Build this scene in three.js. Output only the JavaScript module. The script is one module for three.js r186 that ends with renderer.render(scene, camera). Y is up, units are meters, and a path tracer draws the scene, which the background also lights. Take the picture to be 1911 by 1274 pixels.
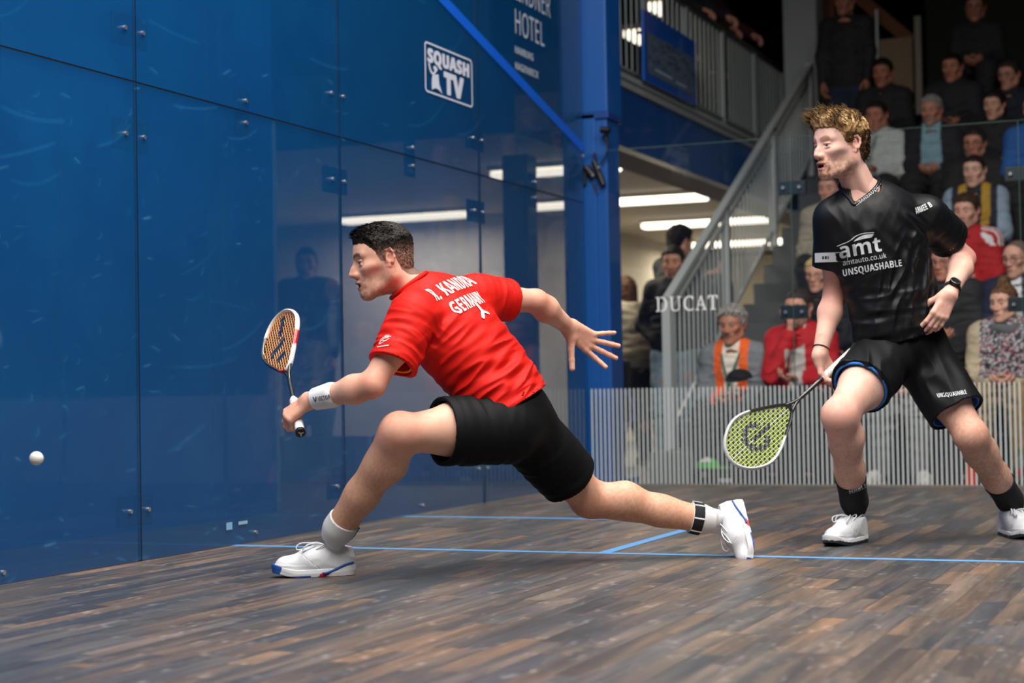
import * as THREE from 'three';
import { mergeGeometries } from 'three/addons/utils/BufferGeometryUtils.js';
import { RoundedBoxGeometry } from 'three/addons/geometries/RoundedBoxGeometry.js';
import { DecalGeometry } from 'three/addons/geometries/DecalGeometry.js';
import { RectAreaLightUniformsLib } from 'three/addons/lights/RectAreaLightUniformsLib.js';
import { createNoise3D } from 'simplex-noise';

// ---------------------------------------------------------------- camera, light, exposure
RectAreaLightUniformsLib.init();
const scene = new THREE.Scene();
scene.background = new THREE.Color(0x000000);
const renderer = new THREE.WebGLRenderer({ antialias: true });
renderer.toneMapping = THREE.LinearToneMapping;
renderer.toneMappingExposure = 1.0;
renderer.shadowMap.enabled = true;

const FOCAL = 3232.6;                                   // focal length in pixels of the 1911 x 1274 frame
const camera = new THREE.PerspectiveCamera(2 * Math.atan(637 / FOCAL) * 180 / Math.PI, 1.5, 0.1, 80);
camera.rotation.order = 'YXZ';
camera.position.set(3.787, 0.6186, 10.392);
camera.rotation.set(0.02762, 0.39237, -0.01768);
camera.focus = 5.9;
camera.userData.fStop = 2.5;
camera.updateMatrixWorld(true);

// court lights: two long soft panels hung above the court
function areaLight(x, y, z, w, l, power, color) {
  const light = new THREE.RectAreaLight(color, power, w, l);
  light.position.set(x, y, z);
  light.rotation.x = -Math.PI / 2;
  scene.add(light);
  return light;
}
const COURT_LIGHTS = [[1.5, 5.9, 7.0, 1.0, 8.0], [4.9, 5.9, 7.0, 1.0, 8.0]];
for (const [x, y, z, w, l] of COURT_LIGHTS) areaLight(x, y, z, w, l, 26, 0xfff8f2);

// ---------------------------------------------------------------- helpers
const V = (x, y, z) => new THREE.Vector3(x, y, z);
const right = V(), upward = V(), back = V();
camera.matrixWorld.extractBasis(right, upward, back);
const ray = (px, py) => right.clone().multiplyScalar((px - 955.5) / FOCAL).addScaledVector(upward, -(py - 637) / FOCAL).sub(back);
const at = (px, py, depth) => camera.position.clone().addScaledVector(ray(px, py), depth);
const onPlane = (px, py, axis, value) => { const d = ray(px, py); return camera.position.clone().addScaledVector(d, (value - camera.position[axis]) / d[axis]); };
const noise3 = (() => { let s = 7; return createNoise3D(() => { s = (s * 16807) % 2147483647; return s / 2147483647; }); })();
let rs = 12345;
const rnd = (a = 0, b = 1) => { rs = (rs * 16807) % 2147483647; return a + (b - a) * rs / 2147483647; };
const clamp = (x, a = 0, b = 1) => Math.min(b, Math.max(a, x));
const step = (a, b, x) => { const t = clamp((x - a) / (b - a)); return t * t * (3 - 2 * t); };
const mix = (a, b, t) => a + (b - a) * t;
const rgb = (hex) => { const c = new THREE.Color(hex); return [c.r, c.g, c.b]; };
const mixc = (a, b, t) => [mix(a[0], b[0], t), mix(a[1], b[1], t), mix(a[2], b[2], t)];

const mats = {};
function mat(color, roughness = 0.7, more = {}) {
  const key = color + '|' + roughness + '|' + Object.entries(more).map(([k, v]) => k + (v?.uuid ?? v)).join();
  if (!mats[key]) mats[key] = new THREE.MeshPhysicalMaterial({ color, roughness, ...more });
  return mats[key];
}
const used = {};
function numbered(name) {
  const n = used[name] = (used[name] ?? -1) + 1;
  return n ? name + '_' + String(n).padStart(3, '0') : name;
}
function shade(o) { o.traverse((m) => { if (m.isMesh) { m.castShadow = true; m.receiveShadow = true; } }); return o; }
function tag(o, label, category, group, kind) {
  o.userData.label = label;
  if (category) o.userData.category = category;
  if (group) o.userData.group = group;
  if (kind) o.userData.kind = kind;
  return o;
}
function thing(name, label, category, pos = V(0, 0, 0), group, kind) {
  const g = new THREE.Group();
  g.name = numbered(name);
  g.position.copy(pos);
  scene.add(g);
  return tag(g, label, category, group, kind);
}
// a mesh whose geometry is given in world metres, put under its thing (or part) and moved to the thing's own origin
const ORIGIN = new Map();
function originOf(parent) { let o = V(0, 0, 0), p = parent; while (p && p !== scene) { o.add(p.position); p = p.parent; } return o; }
function part(name, geometry, material, parent) {
  const g = Array.isArray(geometry) ? join(geometry) : geometry;
  const o = originOf(parent);
  g.translate(-o.x, -o.y, -o.z);
  const m = new THREE.Mesh(g, material);
  m.name = name;
  parent.add(m);
  m.castShadow = m.receiveShadow = true;
  return m;
}
function solo(name, label, category, geometry, material, group, kind) {       // a thing that is one mesh
  const g = Array.isArray(geometry) ? join(geometry) : geometry;
  g.computeBoundingBox();
  const b = g.boundingBox, base = V((b.min.x + b.max.x) / 2, b.min.y, (b.min.z + b.max.z) / 2);
  g.translate(-base.x, -base.y, -base.z);
  const m = new THREE.Mesh(g, material);
  m.name = numbered(name);
  m.position.copy(base);
  m.castShadow = m.receiveShadow = true;
  scene.add(m);
  return tag(m, label, category, group, kind);
}
function join(list) {
  const keep = ['position', 'normal', 'uv'], colored = list.some((g) => g.attributes.color);
  return mergeGeometries(list.map((g) => {
    const n = g.index ? g.toNonIndexed() : g.clone();
    for (const k of Object.keys(n.attributes)) if (!keep.includes(k) && !(colored && k === 'color')) n.deleteAttribute(k);
    if (!n.attributes.uv) n.setAttribute('uv', new THREE.BufferAttribute(new Float32Array(n.attributes.position.count * 2), 2));
    if (colored && !n.attributes.color) n.setAttribute('color', new THREE.BufferAttribute(new Float32Array(n.attributes.position.count * 3).fill(1), 3));
    return n;
  }));
}
const paint = (g, c) => { const n = g.attributes.position.count, a = new Float32Array(n * 3); for (let i = 0; i < n; i++) a.set(c, i * 3); g.setAttribute('color', new THREE.BufferAttribute(a, 3)); return g; };
// box between two corners
function box(x0, y0, z0, x1, y1, z1, bevel = 0) {
  const w = Math.abs(x1 - x0), h = Math.abs(y1 - y0), d = Math.abs(z1 - z0);
  const g = bevel ? new RoundedBoxGeometry(w, h, d, 2, Math.min(bevel, w / 2.01, h / 2.01, d / 2.01)) : new THREE.BoxGeometry(w, h, d);
  return g.translate((x0 + x1) / 2, (y0 + y1) / 2, (z0 + z1) / 2);
}
const UPV = V(0, 1, 0);
function bar(a, b, r, r2 = r, sides = 10) {
  const d = b.clone().sub(a), g = new THREE.CylinderGeometry(r2, r, d.length(), sides);
  g.translate(0, d.length() / 2, 0);
  g.applyQuaternion(new THREE.Quaternion().setFromUnitVectors(UPV, d.normalize()));
  return g.translate(a.x, a.y, a.z);
}
function slab(a, b, w, h, upHint = UPV) {                                      // rectangular bar from a to b
  const d = b.clone().sub(a), L = d.length(), z = d.normalize(), x = upHint.clone().cross(z).normalize(), y = z.clone().cross(x);
  const g = new THREE.BoxGeometry(w, h, L).translate(0, 0, L / 2);
  return g.applyMatrix4(new THREE.Matrix4().makeBasis(x, y, z).setPosition(a));
}
const tube = (points, r, seg = 40, sides = 8, closed = false) => new THREE.TubeGeometry(new THREE.CatmullRomCurve3(points, closed), seg, r, sides, closed);
function canvasTexture(w, h, draw) {
  const c = document.createElement('canvas');
  c.width = w; c.height = h;
  draw(c.getContext('2d'), w, h);
  const t = new THREE.CanvasTexture(c);
  t.colorSpace = THREE.SRGBColorSpace;
  t.anisotropy = 8;
  return t;
}
function dataTexture(w, h, f, srgb = true) {
  const d = new Uint8Array(w * h * 4);
  for (let y = 0; y < h; y++) for (let x = 0; x < w; x++) { const c = f(x / w, y / h), i = (y * w + x) * 4; d[i] = c[0]; d[i + 1] = c[1]; d[i + 2] = c[2]; d[i + 3] = 255; }
  const t = new THREE.DataTexture(d, w, h);
  t.magFilter = THREE.LinearFilter; t.minFilter = THREE.LinearFilter;
  t.wrapS = t.wrapT = THREE.RepeatWrapping;
  if (srgb) t.colorSpace = THREE.SRGBColorSpace;
  t.needsUpdate = true;
  return t;
}
const print = (tex, roughness = 0.5, more = {}) => new THREE.MeshPhysicalMaterial({ map: tex, transparent: true, roughness, polygonOffset: true, polygonOffsetFactor: -2, ...more });
// flat print on a quad: o lower left corner, u along the words, v up, offset already in o
function quad(o, u, v) {
  const g = new THREE.BufferGeometry(), p = [o, o.clone().add(u), o.clone().add(u).add(v), o.clone().add(v)], n = u.clone().cross(v).normalize();
  g.setAttribute('position', new THREE.Float32BufferAttribute(p.flatMap((q) => [q.x, q.y, q.z]), 3));
  g.setAttribute('normal', new THREE.Float32BufferAttribute([n, n, n, n].flatMap((q) => [q.x, q.y, q.z]), 3));
  g.setAttribute('uv', new THREE.Float32BufferAttribute([0, 0, 1, 0, 1, 1, 0, 1], 2));
  g.setIndex([0, 1, 2, 0, 2, 3]);
  return g;
}

// ---------------------------------------------------------------- distance fields and their mesh
const smin = (a, b, k) => { const h = Math.max(k - Math.abs(a - b), 0) / k; return Math.min(a, b) - h * h * k * 0.25; };
function cone(a, b, ra, rb, k = 0.02) {                                        // tapered capsule
  const ax = a.x, ay = a.y, az = a.z, bx = b.x - ax, by = b.y - ay, bz = b.z - az, l = bx * bx + by * by + bz * bz || 1e-9, dr = rb - ra;
  const d = (x, y, z) => {
    const px = x - ax, py = y - ay, pz = z - az;
    let t = (px * bx + py * by + pz * bz) / l;
    t = t < 0 ? 0 : t > 1 ? 1 : t;
    const qx = px - t * bx, qy = py - t * by, qz = pz - t * bz;
    return Math.sqrt(qx * qx + qy * qy + qz * qz) - ra - t * dr;
  };
  const r = Math.max(ra, rb);
  return { d, k, lo: V(Math.min(ax, b.x) - r, Math.min(ay, b.y) - r, Math.min(az, b.z) - r), hi: V(Math.max(ax, b.x) + r, Math.max(ay, b.y) + r, Math.max(az, b.z) + r) };
}
function ell(c, X, Y, Z, rx, ry, rz, k = 0.02) {                               // ellipsoid with axes X, Y, Z
  const d = (x, y, z) => {
    const px = x - c.x, py = y - c.y, pz = z - c.z;
    const a = (px * X.x + py * X.y + pz * X.z) / rx, b = (px * Y.x + py * Y.y + pz * Y.z) / ry, e = (px * Z.x + py * Z.y + pz * Z.z) / rz;
    const k0 = Math.sqrt(a * a + b * b + e * e);
    if (k0 < 1e-6) return -Math.min(rx, ry, rz);
    const k1 = Math.sqrt(a * a / rx / rx + b * b / ry / ry + e * e / rz / rz);
    return k0 * (k0 - 1) / k1;
  };
  const r = Math.max(rx, ry, rz);
  return { d, k, lo: c.clone().addScalar(-r), hi: c.clone().addScalar(r) };
}
// tube of cloth from a to b, cut flat at b and open there; flat = squash along the side axis
function sleeve(a, b, ra, rb, k = 0.03, open = 0.05, wall = 0.006, side = null, wide = 1) {
  const w = b.clone().sub(a), L = w.length(); w.normalize();
  const S = side ? side.clone().addScaledVector(w, -side.dot(w)).normalize() : V(1, 0, 0).cross(w).normalize(), T = w.clone().cross(S);
  const d = (x, y, z) => {
    const px = x - a.x, py = y - a.y, pz = z - a.z, t = px * w.x + py * w.y + pz * w.z;
    const s = (px * S.x + py * S.y + pz * S.z) / wide, q = px * T.x + py * T.y + pz * T.z;
    const u = clamp(t / L), r = ra + (rb - ra) * u, m = Math.sqrt(s * s + q * q + (t < 0 ? t * t : 0));
    let e = Math.max(m - r, t - L);
    if (t > L - open) e = Math.max(e, Math.min(r - wall - m, L - t + 0.5));
    return e;
  };
  const r = Math.max(ra, rb) * Math.max(1, wide) + 0.01;
  return { d, k, lo: V(Math.min(a.x, b.x) - r, Math.min(a.y, b.y) - r, Math.min(a.z, b.z) - r), hi: V(Math.max(a.x, b.x) + r, Math.max(a.y, b.y) + r, Math.max(a.z, b.z) + r) };
}
// union of prims, then the carve functions (each takes the distance and the point and gives a new distance)
function field(prims, carve = []) {
  const n = prims.length, ds = prims.map((p) => p.d), ks = prims.map((p) => p.k);
  const d = (x, y, z) => {
    let e = 1e3;
    for (let i = 0; i < n; i++) { const q = ds[i](x, y, z); const k = ks[i]; e = q - e > k ? e : e - q > k ? q : smin(e, q, k); }
    for (const c of carve) e = c(e, x, y, z);
    return e;
  };
  const lo = V(1e9, 1e9, 1e9), hi = V(-1e9, -1e9, -1e9);
  for (const p of prims) { lo.min(p.lo); hi.max(p.hi); }
  return { d, lo, hi };
}
function net(f, h, color = null, pad = 2.5) {                                   // naive surface nets with normals from the field
  const { d, lo, hi } = f, x0 = lo.x - pad * h, y0 = lo.y - pad * h, z0 = lo.z - pad * h;
  const nx = Math.ceil((hi.x - x0) / h + pad) + 1, ny = Math.ceil((hi.y - y0) / h + pad) + 1, nz = Math.ceil((hi.z - z0) / h + pad) + 1;
  const val = new Float32Array(nx * ny * nz), B = 6, reach = h * B * 0.87 * 1.7 + 0.012;
  for (let k = 0; k < nz; k += B) for (let j = 0; j < ny; j += B) for (let i = 0; i < nx; i += B) {
    const c = d(x0 + (i + (B - 1) / 2) * h, y0 + (j + (B - 1) / 2) * h, z0 + (k + (B - 1) / 2) * h), far = Math.abs(c) > reach;
    for (let kk = k; kk < Math.min(k + B, nz); kk++) for (let jj = j; jj < Math.min(j + B, ny); jj++) for (let ii = i; ii < Math.min(i + B, nx); ii++)
      val[(kk * ny + jj) * nx + ii] = far ? c : d(x0 + ii * h, y0 + jj * h, z0 + kk * h);
  }
  const id = new Int32Array(nx * ny * nz).fill(-1), P = [];
  const sy = nx, sz = nx * ny;
  const off = [0, 1, sy, sy + 1, sz, sz + 1, sz + sy, sz + sy + 1], E = [[0, 1], [2, 3], [4, 5], [6, 7], [0, 2], [1, 3], [4, 6], [5, 7], [0, 4], [1, 5], [2, 6], [3, 7]];
  for (let k = 0; k < nz - 1; k++) for (let j = 0; j < ny - 1; j++) for (let i = 0; i < nx - 1; i++) {
    const o = (k * ny + j) * nx + i;
    let neg = 0;
    for (let q = 0; q < 8; q++) if (val[o + off[q]] < 0) neg++;
    if (!neg || neg === 8) continue;
    let sx = 0, sY = 0, sZ = 0, n = 0;
    for (const [p, q] of E) {
      const a = val[o + off[p]], b = val[o + off[q]];
      if ((a < 0) === (b < 0)) continue;
      const t = a / (a - b);
      sx += (p & 1) + t * ((q & 1) - (p & 1)); sY += (p >> 1 & 1) + t * ((q >> 1 & 1) - (p >> 1 & 1)); sZ += (p >> 2) + t * ((q >> 2) - (p >> 2)); n++;
    }
    id[o] = P.length / 3;
    P.push(x0 + (i + sx / n) * h, y0 + (j + sY / n) * h, z0 + (k + sZ / n) * h);
  }
  const N = new Float32Array(P.length), C = color && new Float32Array(P.length), e = h * 0.45;
  for (let v = 0; v < P.length; v += 3) {
    for (let it = 0; it < 2; it++) {
      const x = P[v], y = P[v + 1], z = P[v + 2];
      let gx = d(x + e, y, z) - d(x - e, y, z), gy = d(x, y + e, z) - d(x, y - e, z), gz = d(x, y, z + e) - d(x, y, z - e);
      const l = Math.sqrt(gx * gx + gy * gy + gz * gz) || 1;
      gx /= l; gy /= l; gz /= l;
      N[v] = gx; N[v + 1] = gy; N[v + 2] = gz;
      if (it) break;
      const s = clamp(d(x, y, z), -0.5 * h, 0.5 * h) * 0.8;
      P[v] -= gx * s; P[v + 1] -= gy * s; P[v + 2] -= gz * s;
    }
    if (C) { const c = color(P[v], P[v + 1], P[v + 2], N[v], N[v + 1], N[v + 2]); C[v] = c[0]; C[v + 1] = c[1]; C[v + 2] = c[2]; }
  }
  const I = [];
  const face = (a, b, c, q) => {
    if (a < 0 || b < 0 || c < 0 || q < 0) return;
    const ux = P[b * 3] - P[a * 3], uy = P[b * 3 + 1] - P[a * 3 + 1], uz = P[b * 3 + 2] - P[a * 3 + 2], vx = P[c * 3] - P[a * 3], vy = P[c * 3 + 1] - P[a * 3 + 1], vz = P[c * 3 + 2] - P[a * 3 + 2];
    const nxx = uy * vz - uz * vy, nyy = uz * vx - ux * vz, nzz = ux * vy - uy * vx;
    if (nxx * (N[a * 3] + N[c * 3]) + nyy * (N[a * 3 + 1] + N[c * 3 + 1]) + nzz * (N[a * 3 + 2] + N[c * 3 + 2]) > 0) I.push(a, b, c, a, c, q); else I.push(a, c, b, a, q, c);
  };
  for (let k = 1; k < nz - 1; k++) for (let j = 1; j < ny - 1; j++) for (let i = 1; i < nx - 1; i++) {
    const o = (k * ny + j) * nx + i, s = val[o] < 0;
    if (s !== (val[o + 1] < 0)) face(id[o], id[o - sy], id[o - sy - sz], id[o - sz]);
    if (s !== (val[o + sy] < 0)) face(id[o], id[o - 1], id[o - 1 - sz], id[o - sz]);
    if (s !== (val[o + sz] < 0)) face(id[o], id[o - 1], id[o - 1 - sy], id[o - sy]);
  }
  const g = new THREE.BufferGeometry();
  g.setAttribute('position', new THREE.Float32BufferAttribute(P, 3));
  g.setAttribute('normal', new THREE.BufferAttribute(N, 3));
  if (C) g.setAttribute('color', new THREE.BufferAttribute(C, 3));
  g.setIndex(I);
  return g;
}
// closed loop on the surface of a field round the axis w through c; lift pushes it out
function loopOn(f, c, w, lift = 0.001, n = 48, reach = 0.2) {
  const X = Math.abs(w.y) < 0.9 ? V(0, 1, 0).cross(w).normalize() : V(1, 0, 0).cross(w).normalize(), Y = w.clone().cross(X), out = [];
  for (let i = 0; i < n; i++) {
    const a = i / n * Math.PI * 2, dir = X.clone().multiplyScalar(Math.cos(a)).addScaledVector(Y, Math.sin(a));
    let r = 0.004, p = c.clone();
    for (let s = 0; s < 80 && r < reach; s++) { p = c.clone().addScaledVector(dir, r); const q = f.d(p.x, p.y, p.z); if (q > -0.0006) break; r += Math.max(0.0008, -q * 0.7); }
    out.push(p.addScaledVector(dir, lift));
  }
  return out;
}

// ================================================================ THE PLACE
// ---------------------------------------------------------------- court floor of single staves
const FLOORMAP = (() => {
  const W = 1024, H = 2048;
  return dataTexture(W, H, (u, v) => {
    const x = u * 6.4, z = v * 9.75;
    const streak = noise3(x * 16, z * 1.1, 1) * 0.5 + noise3(x * 42, z * 2.6, 4) * 0.3 + noise3(x * 95, z * 7, 9) * 0.25;
    const wear = noise3(x * 1.5, z * 0.5, 20) * 0.6 + noise3(x * 5, z * 0.8, 31) * 0.75 + streak * 0.6;
    const scuff = Math.max(0, noise3(x * 9, z * 5, 55) * 0.6 + noise3(x * 40, z * 16, 66) * 0.6 - 0.42);
    const t = clamp(0.30 + wear * 0.62);
    let c = mixc([70, 73, 78], [122, 106, 93], t);
    const g = 1 + streak * 0.15;
    c = c.map((q) => q * g + scuff * 70);
    return c.map((q) => clamp(q, 0, 255));
  });
})();
const staveMaterial = new THREE.MeshPhysicalMaterial({ map: FLOORMAP, vertexColors: true, roughness: 0.42, specularIntensity: 0.7 });
const court = thing('floor', 'dark worn wooden squash court floor', 'floor', V(0, 0, 0), null, 'structure');
{
  part('subfloor', box(0, -0.06, 0, 6.4, -0.017, 9.75), mat(0x17140f, 0.9), court);
  const staves = [];
  const W = 0.0711;
  for (let i = 0; i < 90; i++) {
    let z = -rnd(0, 0.6);
    while (z < 9.75) {
      const L = rnd(0.32, 0.72), a = Math.max(0, z), b = Math.min(9.75, z + L);
      z += L;
      if (b - a < 0.02) continue;
      staves.push([i * W, a, b, rnd()]);
    }
  }
  const stave = ([x, a, b, t]) => {
    const y = -0.0005 * t, g = box(x + 0.0003, -0.016, a + 0.0003, x + W - 0.0003, y, b - 0.0003), p = g.attributes.position, uv = g.attributes.uv;
    const shift = Math.floor(t * 97) / 97;
    for (let k = 0; k < p.count; k++) uv.setXY(k, (p.getX(k)) / 6.4 + shift * 0.13, p.getZ(k) / 9.75 + shift * 0.31);
    const tone = 0.62 + 0.26 * ((t * 13.7) % 1), warm = t > 0.72 ? 0.22 : t > 0.5 ? 0.06 : -0.02;
    return paint(g, [tone * (1 + warm * 1.5), tone * (1 + warm * 0.5), tone * (1 - warm * 0.35)]);
  };
  // how large a stave shows to the camera
  const shows = ([x, a, b]) => {
    const p = V(x + W / 2, 0, (a + b) / 2).sub(camera.position), dz = -p.dot(back), px = p.dot(right) / dz * FOCAL, py = p.dot(upward) / dz * FOCAL;
    return dz > 0.5 && Math.abs(px) < 1010 && py > -690 && py < 640 ? (b - a) / dz / dz / dz : 0;
  };
  staves.sort((p, q) => shows(q) - shows(p));
  staves.slice(0, 300).forEach((s) => { part('stave', stave(s), staveMaterial, court); });
  const rest = part('far_staves', join(staves.slice(300).map(stave)), staveMaterial, court);
  rest.userData.kind = 'stuff';
  const line = mat(0x5a93c8, 0.5);
  const l = 0.0012;
  part('court_line', box(0, 0, 4.235, 6.4, l, 4.285), line, court).userData.label = 'blue short line across the court';
  part('court_line', box(0, 0, 2.635, 1.65, l, 2.685), line, court).userData.label = 'blue back line of the service box';
  part('court_line', box(1.575, 0, 2.685, 1.625, l, 4.235), line, court).userData.label = 'blue side line of the service box';
  part('court_line', box(3.175, 0, 0.01, 3.225, l, 4.235), line, court).userData.label = 'blue half court line';
  part('court_line', box(4.75, 0, 2.635, 6.4, l, 2.685), line, court);
  part('court_line', box(4.775, 0, 2.685, 4.825, l, 4.235), line, court);
}

// ---------------------------------------------------------------- left side wall: glass panels under a see-through blue film
const JZ = [0, 1.66, 3.285, 4.91, 6.54, 8.16, 9.75], JY = [0, 1.803, 3.6, 5.2];
const WALLMAP = canvasTexture(2048, 1092, (c, w, h) => {                        // 9.75 m by 5.2 m, scratches and ball marks on the film
  c.fillStyle = '#075089'; c.fillRect(0, 0, w, h);
  const S = w / 9.75, X = (z) => w - z * S, Y = (y) => h - y * S;
  for (let i = 0; i < 900; i++) { c.fillStyle = `rgba(${rnd() > 0.5 ? '20,120,190' : '0,50,110'},${rnd(0.02, 0.05)})`; c.beginPath(); c.ellipse(rnd(0, w), rnd(0, h), rnd(10, 90), rnd(6, 60), rnd(0, 3), 0, 7); c.fill(); }
  c.lineCap = 'round';
  for (let i = 0; i < 420; i++) {                                              // short scuffs, most of them low on the wall
    const y = Math.pow(rnd(), 1.8) * 2.2, z = rnd(0.1, 7.5), a = rnd(-0.5, 0.5), L = rnd(0.01, 0.06) * S;
    c.strokeStyle = `rgba(120,180,215,${rnd(0.12, 0.5)})`; c.lineWidth = rnd(0.6, 2.0);
    c.beginPath(); c.moveTo(X(z), Y(y)); c.lineTo(X(z) + Math.cos(a) * L, Y(y) + Math.sin(a) * L); c.stroke();
  }
  for (let i = 0; i < 150; i++) {                                              // crescents left by the ball
    const y = rnd(0.4, 1.7), z = rnd(2.5, 6.5), r = rnd(0.012, 0.02) * S, a = rnd(-1, 1);
    c.strokeStyle = `rgba(130,185,220,${rnd(0.12, 0.4)})`; c.lineWidth = rnd(0.7, 1.5);
    c.beginPath(); c.arc(X(z), Y(y), r, a - 1, a + 1); c.stroke();
  }
  for (let i = 0; i < 90; i++) {                                               // long faint wipe marks
    const y = rnd(0.05, 4), z = rnd(0.5, 7), L = rnd(0.1, 0.5) * S, a = rnd(-0.6, 0.3);
    c.strokeStyle = `rgba(70,150,205,${rnd(0.08, 0.3)})`; c.lineWidth = rnd(1, 3.5);
    c.beginPath(); c.moveTo(X(z), Y(y)); c.quadraticCurveTo(X(z) + L * 0.5, Y(y) + rnd(-9, 9), X(z) + Math.cos(a) * L, Y(y) + Math.sin(a) * L); c.stroke();
  }
});
const filmMaterial = new THREE.MeshPhysicalMaterial({ map: WALLMAP, roughness: 0.35, clearcoat: 1, clearcoatRoughness: 0.03, transparent: true, opacity: 0.5, ior: 1.5 });
const paneMaterial = new THREE.MeshPhysicalMaterial({ color: 0xffffff, roughness: 0, transmission: 1, thickness: 0, ior: 1.5 });
const sideWall = thing('wall_left', 'blue tinted glass side wall of the court with bolted panels', 'wall', V(0, 0, 0), null, 'structure');
{
  const dark = mat(0x020a18, 0.5), plate = mat(0x0b2f5e, 0.45), steel = mat(0xd9dde0, 0.25, { metalness: 0.9 });
  for (let i = 0; i < 6; i++) for (let j = 0; j < 3; j++) {
    const g = box(-0.012, JY[j] + 0.003, JZ[i] + 0.003, 0, JY[j + 1] - 0.003, JZ[i + 1] - 0.003), p = g.attributes.position, uv = g.attributes.uv;
    for (let k = 0; k < p.count; k++) uv.setXY(k, 1 - p.getZ(k) / 9.75, p.getY(k) / 5.2);
    part('glass_panel', g, filmMaterial, sideWall);
  }
  for (let i = 1; i < 6; i++) part('joint', box(-0.011, 0, JZ[i] - 0.0055, -0.0005, 5.2, JZ[i] + 0.0055), dark, sideWall);
  for (let j = 1; j < 3; j++) part('joint', box(-0.0108, JY[j] - 0.004, 0, -0.0008, JY[j] + 0.004, 9.75), dark, sideWall);
  const bolt = (y, z) => part('bolt', bar(V(-0.03, y, z), V(0.006, y, z), 0.0095, 0.0085, 14), steel, sideWall);
  for (const z of [1.68, 3.303, 4.92]) for (const [y, h] of [[0.19, 0.06], [1.6, 0.06], [1.998, 0.06], [3.4, 0.06]]) {
    part('clamp_plate', box(-0.03, y - h, z - 0.11, -0.0125, y + h, z + 0.11, 0.004), plate, sideWall);
    bolt(y, z - 0.058); bolt(y, z + 0.058);
  }
  for (const z of [0.83, 2.505, 4.118, 5.72]) {
    part('clamp_plate', box(-0.03, 1.803 - 0.1, z - 0.05, -0.0125, 1.803 + 0.1, z + 0.05, 0.004), plate, sideWall);
    bolt(1.85, z); bolt(1.757, z);
  }
  for (const z of [2.455, 4.085, 5.703]) bolt(0.04, z);
  // the out line: a painted strip that falls from 4.57 m at the front to 2.13 m at the back
  part('out_line', slab(V(0.001, 2.155, 0), V(0.001, 2.155 + 0.2503 * 9.7, 9.7), 0.003, 0.062), mat(0x0d60d8, 0.45), sideWall).userData.label = 'bright blue sloping out line';
  // lettering on the glass: reads towards the back of the court, so u runs along -z
  const words = (name, tex, z0, z1, y0, y1) => part(name, quad(V(0.0025, y0, z0), V(0, 0, z1 - z0), V(0, y1 - y0, 0)), print(tex, 0.5), sideWall);
  const white = '#cfd6e6';
  words('sponsor_logo', canvasTexture(640, 400, (c) => {
    c.strokeStyle = c.fillStyle = white; c.lineWidth = 14; c.lineJoin = 'round';
    c.beginPath(); c.roundRect(12, 12, 616, 376, 26); c.stroke();
    c.save(); c.font = '900 128px sans-serif'; c.textBaseline = 'alphabetic'; c.scale(560 / c.measureText('SQUASH').width, 1.08); c.fillText('SQUASH', 40 / (560 / c.measureText('SQUASH').width), 142); c.lineWidth = 7; c.strokeText('SQUASH', 40 / (560 / c.measureText('SQUASH').width), 142); c.restore();
    c.save(); c.font = '900 220px sans-serif'; c.lineWidth = 12; c.fillText('TV', 250, 350); c.strokeText('TV', 250, 350); c.restore();
    c.lineCap = 'round'; c.lineWidth = 20;                                     // small player with raised racket
    c.beginPath(); c.moveTo(60, 170); c.quadraticCurveTo(72, 240, 118, 238); c.lineTo(150, 196); c.stroke();
    c.beginPath(); c.ellipse(140, 190, 26, 20, 0.3, 0, 7); c.fill();
    c.beginPath(); c.moveTo(100, 250); c.lineTo(176, 226); c.lineTo(186, 300); c.lineTo(226, 372); c.quadraticCurveTo(150, 316, 92, 366); c.quadraticCurveTo(84, 300, 100, 250); c.fill();
  }), 2.362, 1.745, 2.155, 2.425);
  words('sponsor_lettering', canvasTexture(512, 512, (c) => {
    c.fillStyle = '#b9c4d4';
    const fit = (t, x, y, size, w, weight = '') => { c.save(); c.font = `${weight} ${size}px sans-serif`; c.translate(x, y); c.scale(w / c.measureText(t).width, 1); c.fillText(t, 0, 0); c.restore(); };
    fit('LINDNER', 0, 130, 170, 480); fit('HOTEL', 0, 300, 170, 390);
    fit('HAMBURG', 0, 400, 50, 240, 'bold'); fit('HAGENBECK', 0, 480, 50, 300, 'bold');
  }), 1.13, 0.50, 2.44, 3.04);
  words('sticker', canvasTexture(64, 32, (c) => { c.fillStyle = '#7fb0d0'; c.fillRect(0, 2, 18, 26); c.fillStyle = '#8ab4cc'; c.fillRect(36, 4, 28, 12); }), 4.32, 4.155, 0.062, 0.10);
}

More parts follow.
